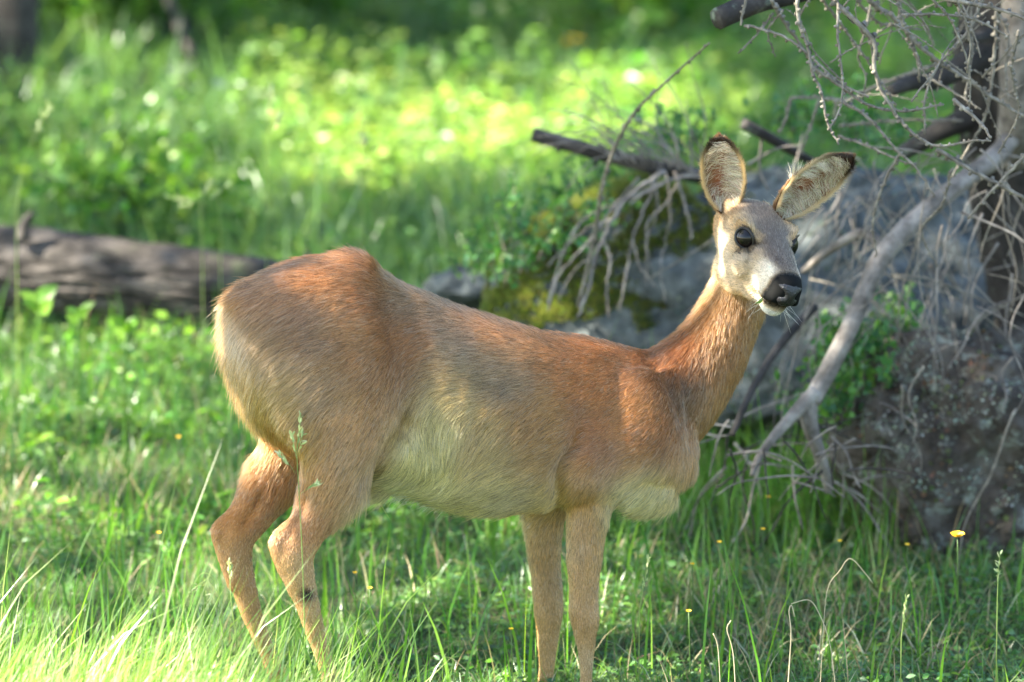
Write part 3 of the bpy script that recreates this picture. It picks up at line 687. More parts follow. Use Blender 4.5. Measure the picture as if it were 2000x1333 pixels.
# trunk: column, top, bottom, half width (m), egg
TR = [(450, 620, 690, .028, 0), (462, 588, 735, .056, 0), (486, 560, 800, .082, .05), (530, 534, 860, .100, .08), (590, 511, 895, .112, .12),
      (655, 501, 915, .117, .16), (705, 503, 930, .116, .22), (745, 526, 940, .110, .28), (785, 554, 950, .112, .26), (840, 577, 971, .120, .22),
      (900, 600, 987, .128, .2), (960, 619, 994, .132, .2), (1020, 637, 991, .132, .22), (1090, 655, 986, .126, .28), (1150, 662, 992, .116, .34),
      (1210, 675, 990, .104, .38), (1260, 688, 985, .092, .36), (1305, 705, 960, .078, .25), (1335, 745, 928, .058, .1), (1350, 800, 890, .03, 0)]
rows = spline([(a * 1.0, b, c, d, e) for a, b, c, d, e in TR], 70)
secs = []
for px, tp, bt, hw, eg in rows:
    a, b = mid(px, tp), mid(px, bt)
    secs.append(((a + b) / 2, LA * hw, ZU * np.linalg.norm(a - b) / 2, 2.35, eg))
body.add(*loft(secs, 48))

def limb(path, n=40, lat_scale=1.0, sq=2.1):
    """path rows: px, py, half width in the picture (px), half width sideways (m), offset from the middle plane (m)"""
    path = [(p[0], p[1], p[2] - (5.5 if (p[1] > 985 and p[2] > 18) else 0), p[3] - (.003 if (p[1] > 985 and p[2] > 18) else 0), p[4]) for p in path]
    r = spline([(p[0], p[1], 0, p[2], p[3], p[4]) for p in path], n)
    C = np.array([mid(q[0], q[1], q[5]) for q in r])
    t = norm(np.gradient(C, axis=0))
    secs = []
    for c, tt, q in zip(C, t, r):
        l = LA - tt * (LA @ tt); l /= np.linalg.norm(l)
        u = np.cross(l, tt); u /= np.linalg.norm(u)
        secs.append((c, u * q[3] * PX, l * q[4], sq))
    return loft(secs, 28)

def blob(px, py, rx, ry, lat, rl, rot=0):
    V, F = ico(3)
    c = mid(px, py, lat); ca, sa = math.cos(rad(rot)), math.sin(rad(rot))
    ux, uz = AX * ca + ZU * sa, -AX * sa + ZU * ca
    return c + V[:, :1] * ux * rx * PX + V[:, 1:2] * LA * rl + V[:, 2:] * uz * ry * PX, F

HOOF_NH, HOOF_FH, HOOF_NF, HOOF_FF = (672, 1405), (566, 1350), (1146, 1412), (1066, 1372)
# near hind leg
body.add(*limb([(625, 600, 105, .030, -.052), (640, 690, 128, .045, -.070), (662, 790, 128, .050, -.080), (668, 865, 106, .047, -.084), (655, 925, 72, .040, -.084), (628, 985, 54, .032, -.078),
                (598, 1035, 46, .026, -.078), (577, 1078, 45, .024, -.078), (582, 1120, 38, .021, -.078), (600, 1180, 29, .017, -.078), (618, 1240, 25, .0155, -.078),
                (640, 1310, 23, .0145, -.078), (655, 1360, 27, .017, -.078), (664, 1385, 24, .016, -.078), (670, 1400, 24, .018, -.078)], 60))
body.add(*limb([(608, 985, 16, .010, -.078), (575, 1022, 17, .011, -.078), (541, 1052, 15, .012, -.078), (540, 1068, 15, .012, -.078), (555, 1110, 14, .010, -.078), (578, 1165, 12, .008, -.078)], 30))
# far hind leg
body.add(*limb([(620, 700, 100, .030, .052), (598, 800, 98, .042, .066), (570, 880, 66, .038, .072), (530, 945, 62, .033, .074), (492, 1003, 50, .027, .074),
                (462, 1046, 46, .024, .074), (462, 1090, 38, .021, .074), (477, 1150, 30, .017, .074), (497, 1215, 25, .0155, .074),
                (520, 1270, 23, .0145, .074), (540, 1315, 26, .017, .074), (555, 1335, 23, .016, .074), (563, 1348, 23, .018, .074)], 54))
body.add(*limb([(505, 960, 16, .010, .074), (468, 1000, 17, .011, .074), (428, 1030, 15, .012, .074), (426, 1044, 15, .012, .074), (438, 1090, 14, .010, .074), (456, 1150, 11, .008, .074)], 30))
# shoulder and near foreleg
body.add(*limb([(1255, 720, 62, .020, -.052), (1262, 780, 86, .034, -.066), (1250, 850, 100, .042, -.076), (1205, 910, 92, .044, -.080), (1165, 955, 63, .036, -.074), (1150, 1005, 49, .031, -.072),
                (1143, 1060, 42, .027, -.070), (1141, 1120, 37, .024, -.068), (1140, 1170, 34, .0225, -.066), (1141, 1208, 36, .0225, -.066), (1144, 1250, 26, .017, -.066), (1145, 1290, 21, .015, -.066),
                (1144, 1335, 19.5, .0145, -.066), (1142, 1370, 24, .017, -.066), (1145, 1395, 21, .016, -.066), (1146, 1408, 22, .018, -.066)], 60))
# far foreleg
body.add(*limb([(1180, 820, 90, .03, .056), (1120, 900, 75, .036, .068), (1072, 965, 54, .034, .068), (1062, 1015, 47, .030, .066), (1064, 1070, 40, .026, .066), (1068, 1125, 36, .024, .066),
                (1071, 1180, 34, .0225, .066), (1072, 1212, 31, .021, .066), (1070, 1250, 26, .0175, .066), (1068, 1295, 21, .0155, .066), (1066, 1330, 22, .016, .066), (1065, 1352, 21, .016, .066), (1066, 1368, 22, .018, .066)], 50))
# brisket, far shoulder, groin, tail stub
body.add(*blob(1268, 968, 60, 34, -.016, .044, 8))
body.add(*blob(1322, 900, 34, 52, .01, .05, 12))
body.add(*blob(1225, 850, 95, 120, .055, .045))
body.add(*blob(735, 930, 48, 26, 0, .045, -25))
body.add(*blob(474, 602, 26, 28, 0, .034))
# neck
NK = [(1255, 800, 118, .072, 0), (1318, 765, 100, .066, 0), (1365, 715, 84, .057, 0), (1400, 660, 72, .050, 0), (1430, 605, 64, .046, 0), (1452, 550, 60, .044, -.002), (1460, 500, 54, .042, -.006), (1460, 455, 49, .042, -.006), (1468, 430, 38, .035, -.004)]
body.add(*limb(NK, 40))

# head, in its own frame: hx to the deer's left (right in the picture), hy to the nose, hz up
hf = norm(np.array([0.35, -0.81, -0.37]))
hx = norm(np.cross(hf, ZU)); hx = norm(np.array([hx[0], hx[1], hx[2]]))
if hx[0] < 0: hx = -hx
hz = norm(np.cross(hx, hf))
if hz[2] < 0: hz = -hz
roll = rad(-14.0)
hx, hz = hx * math.cos(roll) + hz * math.sin(roll), -hx * math.sin(roll) + hz * math.cos(roll)
HS = 1.08
HO = at(1492, 466, 0.035) - hz * 0.022
def hp(x, y, z):
    x, y, z = np.asarray(x, float), np.asarray(y, float), np.asarray(z, float)
    x, y, z = x * HS, y * HS, z * HS
    return HO + x[..., None] * hx + y[..., None] * hf + z[..., None] * hz
HD = [(-.096, .020, .022, -.020), (-.085, .038, .038, -.036), (-.062, .043, .052, -.052), (-.038, .0455, .058, -.062), (-.015, .0480, .057, -.069), (.004, .0495, .053, -.071),
      (.025, .0435, .044, -.067), (.048, .0365, .036, -.060), (.070, .0315, .030, -.052), (.092, .0295, .026, -.045), (.106, .0275, .021, -.039), (.116, .021, .013, -.031), (.121, .011, .004, -.022)]
hr = spline([(a, b, c, d) for a, b, c, d in HD], 40)
secs = []
for y, wd, tz, bz in hr:
    secs.append((hp(0, y, (tz + bz) / 2), hx * wd, hz * (tz - bz) / 2, 2.25, -0.16 + 0.0 * y))
body.add(*loft(secs, 40))
def hblob(x, y, z, rx, ry, rz):
    V, F = ico(3); return hp(x + V[:, 0] * rx, y + V[:, 1] * ry, z + V[:, 2] * rz), F
for s in (-1, 1):
    body.add(*hblob(s * .041, -.004, .036, .014, .024, .011))     # brow
    body.add(*hblob(s * .041, .018, -.012, .014, .034, .020))     # cheekbone
    body.add(*hblob(s * .017, -.014, -.050, .017, .044, .024))    # jaw
    body.add(*hblob(s * .030, -.072, .030, .012, .012, .012))     # ear root
    body.add(*hblob(s * .017, .094, -.019, .015, .024, .017))     # upper lip
body.add(*hblob(0, .088, -.043, .0185, .021, .0125))                # chin
body.add(*hblob(0, -.030, -.060, .020, .04, .020))                # throat

tmp = bpy.data.objects.new("tmp", body.mesh("tmp", None)); COL.objects.link(tmp)
rm = tmp.modifiers.new("r", 'REMESH'); rm.mode = 'VOXEL'; rm.voxel_size = 0.0042
dg = bpy.context.evaluated_depsgraph_get()
me = bpy.data.meshes.new_from_object(tmp.evaluated_get(dg))
bpy.data.objects.remove(tmp)
nv = len(me.vertices); Vb = np.zeros(nv * 3, np.float32); me.vertices.foreach_get("co", Vb); Vb = Vb.reshape(-1, 3).astype(float)
E = np.zeros(len(me.edges) * 2, np.int32); me.edges.foreach_get("vertices", E); E = E.reshape(-1, 2)
deg = np.bincount(E.ravel(), minlength=nv).astype(float)
def lap(X):
    out = np.zeros_like(X)
    for k in range(3):
        out[:, k] = np.bincount(E[:, 0], X[E[:, 1], k], nv) + np.bincount(E[:, 1], X[E[:, 0], k], nv)
    return out / deg[:, None]
def head_local(P):
    q = (P - HO) / HS; return np.stack([q @ hx, q @ hf, q @ hz], -1)
hl = head_local(Vb)
inhead = (hl[:, 1] > -.085) & (np.abs(hl[:, 0]) < .075) & (np.abs(hl[:, 2]) < .085)
soft = np.where(inhead, 0.28, 0.50)[:, None]
soft = np.where((Vb[:, 2] < 0.32)[:, None], 0.16, soft)
for k in range(14): Vb += soft * (lap(Vb) - Vb) * (1.0 if k % 2 == 0 else 0.55)

def vert_normals(me):
    n = np.zeros(len(me.vertices) * 3, np.float32); me.vertices.foreach_get("normal", n); return n.reshape(-1, 3).astype(float)
me.vertices.foreach_set("co", Vb.astype(np.float32).ravel()); me.update()
Nb = vert_normals(me)
ppx, ppy = project(Vb)
lat_b = Vb @ LA
def seg_dist(px, py, line):
    P = np.stack([px, py], -1); line = np.asarray(line, float); best = np.full(len(P), 1e9); tt = np.zeros(len(P))
    for k in range(len(line) - 1):
        a, b = line[k], line[k + 1]; t = np.clip(((P - a) @ (b - a)) / ((b - a) @ (b - a)), 0, 1)
        dd = np.linalg.norm(P - (a + t[:, None] * (b - a)), axis=1); u = dd < best
        best[u] = dd[u]; tt[u] = (k + t[u]) / (len(line) - 1)
    return best, tt
near = lat_b < 0.0
disp = np.zeros(nv)
def crease(line, wid, depth, nearonly=True):
    global disp
    d, t = seg_dist(ppx, ppy, line)
    f = np.sin(np.clip(t, 0.04, 0.96) * math.pi) ** 0.5
    disp -= 1.2 * depth * np.exp(-(d / wid) ** 2) * f * (near if nearonly else 1)
crease([(1145, 820), (1132, 868), (1108, 898), (1096, 935), (1094, 985)], 14, .017)           # behind the elbow
crease([(1270, 695), (1312, 745), (1332, 790), (1346, 850)], 15, .0135)                         # before the shoulder
crease([(755, 545), (780, 600), (798, 670), (802, 740), (795, 800)], 32, .007)                 # flank line
crease([(806, 790), (798, 830), (765, 885), (722, 935)], 15, .019)
crease([(1212, 1010), (1235, 965), (1275, 944), (1320, 945)], 13, .012)
crease([(1210, 960), (1195, 1000)], 14, .006)
crease([(860, 800), (840, 850), (850, 905)], 26, .005)
crease([(600, 950), (588, 1000), (566, 1045)], 9, .006)
crease([(520, 950), (498, 995), (470, 1030)], 9, .005, False)
crease([(1118, 1200), (1122, 1235)], 10, .003, False)
d_, _ = seg_dist(ppx, ppy, [(690, 500), (720, 500)]); disp += .006 * np.exp(-(d_ / 40) ** 2)   # hip bone
d_, _ = seg_dist(ppx, ppy, [(850, 780), (880, 800)]); disp += .006 * near * np.exp(-(d_ / 40) ** 2)
for y0 in range(6):                                                                             # faint ribs
    d_, t_ = seg_dist(ppx, ppy, [(930 + 34 * y0, 700), (915 + 36 * y0, 800), (885 + 40 * y0, 890)]); disp += .0004 * near * np.exp(-(d_ / 9) ** 2)
# eye sockets and mouth
hl = head_local(Vb)
for s in (-1, 1):
    q = (hl - np.array([s * .040, .034, .010])) / np.array([.010, .012, .008]); disp -= .003 * np.exp(-(q ** 2).sum(1))
    dm = np.abs(hl[:, 2] + .031 + 0.10 * (.11 - hl[:, 1])); disp -= .0035 * np.exp(-(dm / .0035) ** 2) * smooth01(hl[:, 1], .055, .075)
disp += .0035 * fbm(Vb, 14, 3)
disp *= 1.0
Vb = Vb + Nb * disp[:, None]
for k in range(2): Vb += 0.3 * (lap(Vb) - Vb)
ER = .0176
def eye_frame(s):
    c = np.array([s * .0350, .0080, .0205]); n = norm(np.array([s * .62, .76, .18]))
    a1 = np.array([0, 1.0, -.30]); a1 = norm(a1 - n * (a1 @ n)); a2 = np.cross(n, a1); a2 = a2 * (1 if a2[2] > 0 else -1)
    return c, n, a1, a2
def eye_cone(hl, s):
    # <1 inside the lid opening
    c, n, a1, a2 = eye_frame(s); q = hl - c; r = np.linalg.norm(q, axis=1); q = q / np.maximum(r, 1e-6)[:, None]
    e = np.hypot((q @ a1) / .86, (q @ a2) / .70); e = np.where(q @ n > 0.2, e, 9); return e, r
for s in (-1, 1):
    hl = head_local(Vb); e, r = eye_cone(hl, s); c = eye_frame(s)[0]
    k = (e < 1.15) & (r < .04)
    tgt = np.where(e < .95, ER * .82, ER * (.82 + (e - .95) / .2 * .26))
    q = hl[k] - c; q = q / np.linalg.norm(q, axis=1, keepdims=True) * np.where(e[k] < .95, np.minimum(r[k], tgt[k]), np.maximum(np.minimum(r[k], ER * 1.10), ER * .98))[:, None] + c
    Vb[k] = hp(q[:, 0], q[:, 1], q[:, 2])
me.vertices.foreach_set("co", Vb.astype(np.float32).ravel()); me.update()
Nb = vert_normals(me)

# coat colour: control points in the picture plane, own colour of the hair
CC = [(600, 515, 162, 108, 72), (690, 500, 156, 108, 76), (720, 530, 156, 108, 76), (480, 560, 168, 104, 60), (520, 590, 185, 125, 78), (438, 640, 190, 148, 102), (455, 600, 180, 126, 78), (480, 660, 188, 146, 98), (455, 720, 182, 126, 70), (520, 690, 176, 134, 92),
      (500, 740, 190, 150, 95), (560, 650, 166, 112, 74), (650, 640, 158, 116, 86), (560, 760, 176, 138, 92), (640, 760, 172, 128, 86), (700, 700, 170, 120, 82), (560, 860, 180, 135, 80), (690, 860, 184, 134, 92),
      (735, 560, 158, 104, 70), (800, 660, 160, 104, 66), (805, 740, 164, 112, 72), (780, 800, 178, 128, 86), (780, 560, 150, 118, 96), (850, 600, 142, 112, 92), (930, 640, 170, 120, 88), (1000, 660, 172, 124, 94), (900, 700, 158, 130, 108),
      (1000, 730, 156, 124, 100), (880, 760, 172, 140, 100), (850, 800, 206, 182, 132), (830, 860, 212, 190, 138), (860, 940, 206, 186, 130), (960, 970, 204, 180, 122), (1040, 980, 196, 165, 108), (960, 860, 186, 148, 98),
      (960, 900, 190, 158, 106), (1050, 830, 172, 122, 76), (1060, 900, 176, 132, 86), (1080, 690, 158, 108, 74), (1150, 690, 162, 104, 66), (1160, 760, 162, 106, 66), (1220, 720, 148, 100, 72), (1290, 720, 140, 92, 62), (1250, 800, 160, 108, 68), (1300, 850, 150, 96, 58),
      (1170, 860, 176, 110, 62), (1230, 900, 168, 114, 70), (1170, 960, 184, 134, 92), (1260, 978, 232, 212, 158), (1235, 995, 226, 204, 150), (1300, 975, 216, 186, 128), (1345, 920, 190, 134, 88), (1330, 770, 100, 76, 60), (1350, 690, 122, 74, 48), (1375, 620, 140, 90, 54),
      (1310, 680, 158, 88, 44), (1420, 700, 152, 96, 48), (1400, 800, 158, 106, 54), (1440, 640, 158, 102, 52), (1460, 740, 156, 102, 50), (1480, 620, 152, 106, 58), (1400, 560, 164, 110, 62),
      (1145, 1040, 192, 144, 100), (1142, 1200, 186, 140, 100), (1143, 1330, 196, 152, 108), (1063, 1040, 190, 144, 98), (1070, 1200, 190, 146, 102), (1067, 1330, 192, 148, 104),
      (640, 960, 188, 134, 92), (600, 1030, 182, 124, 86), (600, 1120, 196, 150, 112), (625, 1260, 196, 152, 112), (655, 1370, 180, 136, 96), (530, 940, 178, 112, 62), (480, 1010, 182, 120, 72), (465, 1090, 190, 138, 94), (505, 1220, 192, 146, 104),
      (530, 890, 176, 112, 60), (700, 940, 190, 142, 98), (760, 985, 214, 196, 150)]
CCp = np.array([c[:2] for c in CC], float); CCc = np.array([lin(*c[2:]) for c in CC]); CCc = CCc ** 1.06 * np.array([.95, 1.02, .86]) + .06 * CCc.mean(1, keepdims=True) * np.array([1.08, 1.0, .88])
def coat(P):
    out = np.zeros((len(P), 3))
    for a in range(0, len(P), 40000):
        p = P[a:a + 40000]; x, y = project(p)
        wgt = np.exp(-((x[:, None] - CCp[:, 0]) ** 2 + (y[:, None] - CCp[:, 1]) ** 2) / (2 * 34.0 ** 2)) + 1e-12
        wgt += 1e-4 / (1 + ((x[:, None] - CCp[:, 0]) ** 2 + (y[:, None] - CCp[:, 1]) ** 2) / 400) ** 2
        out[a:a + 40000] = (wgt @ CCc) / wgt.sum(1, keepdims=True)
    x, y = project(P); lt = P @ LA
    gm = (smooth01(fbm(P, 11, 3, 91), .05, .45) * .16)[:, None]; out = out * (1 - gm) + gm * (out.mean(1, keepdims=True) * np.array([1.25, 1.18, 1.08]))
    out *= (1 + 0.20 * fbm(P, 16, 3) + 0.13 * fbm(P, 70, 2))[:, None]
    g = np.exp(-(((x - 600) / 17) ** 2 + ((y - 1162) / 15) ** 2) ** 1.5) * (lt < -.066)       # dark gland patch
    out = out * (1 - g)[:, None] + g[:, None] * np.array([.012, .010, .010])
    for (hx0, hy0) in (HOOF_NH, HOOF_FH, HOOF_NF, HOOF_FF):
        f = np.exp(-(((x - hx0) / 30) ** 2 + ((y - hy0) / 14) ** 2)); out *= (1 - .6 * f)[:, None]
    # head
    h = head_local(P); X, Y, Z = h[:, 0], h[:, 1], h[:, 2]; aX = np.abs(X)
    th = smooth01(Y, -.11, -.075) * smooth01(Z, -.10, -.07) * (aX < .085)
    up = smooth01(Z, -.005, .028)
    c = np.empty_like(out)
    c[:] = lin(204, 176, 140)                                           # cheek
    def mixin(col, f):
        nonlocal c
        c = c * (1 - f[:, None]) + lin(*col) * f[:, None]
    mixin((176, 128, 80), smooth01(-Y, .035, .075))                     # back of the head
    mixin((168, 118, 72), up * smooth01(-Y, .02, .055))                 # crown
    mixin((182, 146, 104), up * smooth01(aX, .022, .044))                 # side of the brow
    nz1 = .006 * fbm(P, 90, 2)
    mixin((124, 104, 88), up * (1 - smooth01(aX + nz1, .018, .044)) * smooth01(Y, -.075, -.055) * (1 - smooth01(Y, .07, .10)))   # grey forehead
    mixin((104, 88, 76), smooth01(Z, .008, .026) * (1 - smooth01(aX + nz1, .012, .034)) * smooth01(Y, .0, .03) * (1 - smooth01(Y, .090, .11)))   # dark bridge
    mixin((200, 184, 166), np.exp(-((aX + nz1) / .016) ** 2) * np.exp(-((Y + .068) / .012) ** 2) * .8)
    mixin((232, 214, 190), smooth01(Y, .05, .075) * smooth01(aX, .012, .024) * smooth01(Z, -.03, -.02) * (1 - smooth01(Z, .014, .024)) * (1 - smooth01(Y, .088, .10)))   # pale muzzle side
    mixin((12, 10, 10), smooth01(Y, .092, .100) * smooth01(Z, -.034, -.026))          # dark by the nose
    mixin((24, 20, 19), np.exp(-((Z + .031 + 0.10 * (.11 - Y)) / .0045) ** 2) * smooth01(Y, .068, .08))       # lip line
    mixin((228, 222, 210), smooth01(-Z, .037, .042) * smooth01(Y, .060, .072))         # white chin
    mixin((206, 170, 120), smooth01(-Z, .050, .062) * (1 - smooth01(Y, .05, .07)))   # throat
    for s in (-1, 1):
        e, r = eye_cone(h, s); r1 = (r < .032)
        mixin((196, 160, 114), (1 - smooth01(e, 1.2, 2.0)) * r1 * .6)
        mixin((26, 21, 19), (1 - smooth01(e, 1.02, 1.18)) * r1)
        q = ((h - np.array([s * .041, .031, .010])) / np.array([.02, .011, .005])) ** 2; mixin((50, 40, 34), np.exp(-q.sum(1)) * .8)
    c *= (1 + 0.34 * fbm(P, 75, 3) + .2 * noise3(P, 260))[:, None]
    return np.clip(out * (1 - th[:, None]) + c * th[:, None], .004, .85)

# combing direction: control vectors in the picture plane
CD = [(440, 600, -.3, 1), (430, 680, .1, 1), (520, 560, -1, .45), (620, 520, -1, .25), (700, 510, -.9, .15), (560, 650, -1, .5), (640, 640, -1, .30), (730, 620, -.8, .05), (500, 740, -.5, 1), (600, 760, -.9, .55),
      (690, 760, -.9, .5), (700, 860, -.7, .9), (600, 860, -.4, 1), (780, 640, -.8, .4), (800, 760, -.6, .8), (850, 590, -1, .0), (930, 640, -1, .08), (900, 700, -1, .12), (870, 770, -.8, -.3), (840, 800, .2, .9),
      (860, 860, .3, 1), (900, 900, -.4, .8), (960, 940, -1, .25), (850, 960, -1, .35), (760, 960, -1, .9), (1000, 830, -.7, .6), (1000, 730, -1, .15), (1080, 700, -1, .22), (1080, 800, -1, .4), (1060, 900, -.9, .3), (1030, 980, -1, .1),
      (1160, 720, -1, .35), (1180, 800, -1, .35), (1170, 880, -1, .3), (1250, 760, -.9, .5), (1260, 860, -.9, .35), (1240, 920, -.9, .45), (1300, 800, -.6, .8), (1280, 980, -1, .35), (1330, 940, -.2, 1), (1330, 760, -.5, 1),
      (1360, 660, -.6, 1), (1400, 720, -.35, 1), (1420, 640, -.2, 1), (1450, 740, -.3, 1), (1400, 820, -.3, 1), (1440, 560, -.1, 1),
      (1150, 980, -.1, 1), (1143, 1150, 0, 1), (1143, 1330, 0, 1), (1065, 1050, -.1, 1), (1068, 1300, 0, 1), (640, 950, -.6, 1), (600, 1030, -.6, 1), (585, 1100, 0, 1), (620, 1250, .2, 1), (660, 1380, .2, 1),
      (530, 930, -.6, 1), (470, 1020, -.7, .9), (460, 1100, .1, 1), (510, 1240, .3, 1)]
CDp = np.array([c[:2] for c in CD], float); CDv = norm(np.array([c[2:] for c in CD], float))
def comb(P, Nn):
    v = np.zeros((len(P), 3))
    for a in range(0, len(P), 40000):
        x, y = project(P[a:a + 40000])
        wgt = np.exp(-((x[:, None] - CDp[:, 0]) ** 2 + (y[:, None] - CDp[:, 1]) ** 2) / (2 * 42.0 ** 2)) + 1e-9
        q = (wgt @ CDv) / wgt.sum(1, keepdims=True)
        v[a:a + 40000] = q[:, :1] * AX + (-q[:, 1:]) * ZU
    h = head_local(P)
    th = (smooth01(h[:, 1], -.10, -.075) * (np.abs(h[:, 0]) < .085) * (np.abs(h[:, 2]) < .085))[:, None]
    hv = -hf[None] + hx[None] * (np.sign(h[:, :1]) * smooth01(np.abs(h[:, :1]), .0, .05) * .12) - hz[None] * (smooth01(-h[:, 2:], -.03, .05) * .5)
    v = v * (1 - th) + hv * th
    v = norm(v)
    j = np.stack([noise3(P, 26, 3.1), noise3(P, 26, 17.7), noise3(P, 26, 31.3)], -1) * .13 + np.stack([noise3(P, 80, 5.1), noise3(P, 80, 27.7), noise3(P, 80, 41.3)], -1) * .12
    v = v + j
    v = v - Nn * (v * Nn).sum(1, keepdims=True)
    return norm(v)

CL = [(440, 640, 38), (500, 560, 30), (470, 720, 34), (520, 800, 32), (560, 880, 28), (620, 520, 24), (650, 700, 23), (700, 860, 16), (760, 850, 14), (800, 660, 20), (850, 600, 22), (900, 700, 24), (850, 800, 30), (860, 940, 34), (960, 980, 32),
      (740, 975, 55), (705, 955, 40), (1000, 800, 26), (1050, 650, 22), (1060, 900, 28), (1150, 760, 17), (1250, 800, 13), (1300, 780, 12), (1170, 930, 15), (1120, 880, 13), (1270, 990, 34), (1345, 930, 22), (1330, 740, 16), (1380, 640, 20), (1430, 640, 18), (1430, 740, 20), (1400, 840, 20), (1440, 540, 15),
      (1145, 1030, 12), (1143, 1150, 8), (1143, 1330, 6), (1065, 1030, 14), (1068, 1300, 7), (640, 960, 12), (600, 1030, 7), (590, 1110, 6), (630, 1270, 6), (530, 930, 15), (475, 1010, 7), (470, 1100, 6), (515, 1250, 6)]
CLp = np.array([c[:2] for c in CL], float); CLv = np.array([c[2] for c in CL], float) / 1000
def fur_len(P):
    x, y = project(P)
    wgt = np.exp(-((x[:, None] - CLp[:, 0]) ** 2 + (y[:, None] - CLp[:, 1]) ** 2) / (2 * 45.0 ** 2)) + 1e-9
    L = (wgt @ CLv) / wgt.sum(1)
    h = head_local(P)
    th = smooth01(h[:, 1], -.11, -.07) * (np.abs(h[:, 0]) < .085) * (np.abs(h[:, 2]) < .085)
    Lh = .0085 - .0045 * smooth01(h[:, 1], .03, .10)
    Lh = Lh + .006 * smooth01(-h[:, 2], .03, .06) * smooth01(-h[:, 1], .0, .05)
    return L * (1 - th) + Lh * th

def hair(name, P, Nn, D, L, color, parent, mat, lift=0.35, r=.00032, sag=0.0, npt=4, kind=None):
    n = len(P)
    ang = np.clip(lift * (1 + .45 * rng.normal(size=n)), .04, 1.2)
    side = np.cross(D, Nn)
    D = norm(D + side * rng.normal(0, .11, (n, 1)))
    q = [P - Nn * .0006]
    st = (L / (npt - 1))[:, None]
    for k in range(npt - 1):
        a = (ang * (1.25 - .8 * k / (npt - 1)))[:, None]
        dirn = D * np.cos(a) + Nn * np.sin(a)
        dirn[:, 2] -= sag * k
        q.append(q[-1] + norm(dirn) * st)
    pts = np.stack(q, 1).reshape(-1, 3).astype(np.float32)
    cu = bpy.data.hair_curves.new(name)
    cu.add_curves([npt] * n)
    cu.attributes["position"].data.foreach_set("vector", pts.ravel())
    ra = cu.attributes.new("radius", 'FLOAT', 'POINT') if "radius" not in cu.attributes else cu.attributes["radius"]
    prof = np.array([1.0, .9, .62, .18]) if npt == 4 else np.linspace(1, .15, npt)
    ra.data.foreach_set("value", (np.tile(prof, n) * np.repeat(r * rng.uniform(.7, 1.25, n), npt)).astype(np.float32))
    ca = cu.attributes.new("tint", 'FLOAT_COLOR', 'CURVE')
    c4 = np.ones((n, 4), np.float32); c4[:, :3] = color
    ca.data.foreach_set("color", c4.ravel())
    cu.materials.append(mat)
    return obj(name, cu, parent, kind=kind)

def sample(me, n, weight=None):
    me.calc_loop_triangles()
    T = np.zeros(len(me.loop_triangles) * 3, np.int32); me.loop_triangles.foreach_get("vertices", T); T = T.reshape(-1, 3)
    co = np.zeros(len(me.vertices) * 3, np.float32); me.vertices.foreach_get("co", co); co = co.reshape(-1, 3).astype(float)
    no = vert_normals(me)
    a, b, c = co[T[:, 0]], co[T[:, 1]], co[T[:, 2]]
    ar = np.linalg.norm(np.cross(b - a, c - a), axis=1)
    if weight is not None: ar = ar * weight((a + b + c) / 3, norm(no[T].mean(1)))
    k = np.searchsorted(np.cumsum(ar), rng.random(n) * ar.sum()); k = np.clip(k, 0, len(T) - 1)
    u, v = rng.random(n), rng.random(n); f = u + v > 1; u[f], v[f] = 1 - u[f], 1 - v[f]; w_ = 1 - u - v
    P = co[T[k, 0]] * w_[:, None] + co[T[k, 1]] * u[:, None] + co[T[k, 2]] * v[:, None]
    Nn = norm(no[T[k, 0]] * w_[:, None] + no[T[k, 1]] * u[:, None] + no[T[k, 2]] * v[:, None])
    return P, Nn

def hair_mat(name, rough=.24, radial=.42):
    m = bpy.data.materials.new(name); m.use_nodes = True; nt = m.node_tree
    nt.nodes.remove(nt.nodes["Principled BSDF"])
    a = nt.nodes.new("ShaderNodeAttribute"); a.attribute_name = "tint"
    h = nt.nodes.new("ShaderNodeBsdfHairPrincipled")
    h.model = 'CHIANG'; h.parametrization = 'COLOR'
    h.inputs["Roughness"].default_value = rough; h.inputs["Radial Roughness"].default_value = radial
    h.inputs["Coat"].default_value = 0.0
    h.inputs["Random Roughness"].default_value = .2
    nt.links.new(a.outputs["Color"], h.inputs["Color"])
    df = nt.nodes.new("ShaderNodeBsdfDiffuse"); nt.links.new(a.outputs["Color"], df.inputs["Color"])
    ms = nt.nodes.new("ShaderNodeMixShader"); ms.inputs[0].default_value = .38
    nt.links.new(h.outputs[0], ms.inputs[1]); nt.links.new(df.outputs[0], ms.inputs[2])
    nt.links.new(ms.outputs[0], nt.nodes["Material Output"].inputs["Surface"])
    return m
M_FUR = hair_mat("fur")
def tint_mat(name, rough=.8):
    m, nt, p = new_mat(name); a = nt.nodes.new("ShaderNodeAttribute"); a.attribute_name = "tint"
    nt.links.new(a.outputs["Color"], p.inputs["Base Color"]); p.inputs["Roughness"].default_value = rough; p.inputs["Specular IOR Level"].default_value = .15
    return m
M_SKIN = tint_mat("coat_skin")
M_EAR = tint_mat("ear_skin"); _t = M_EAR.node_tree; _p = _t.nodes["Principled BSDF"]; _a = [n for n in _t.nodes if n.type == 'ATTRIBUTE'][0]
_tr = _t.nodes.new("ShaderNodeBsdfTranslucent"); _ms = _t.nodes.new("ShaderNodeMixShader"); _ms.inputs[0].default_value = .3
_t.links.new(_a.outputs["Color"], _tr.inputs["Color"]); _t.links.new(_p.outputs[0], _ms.inputs[1]); _t.links.new(_tr.outputs[0], _ms.inputs[2]); _t.links.new(_ms.outputs[0], _t.nodes["Material Output"].inputs["Surface"])

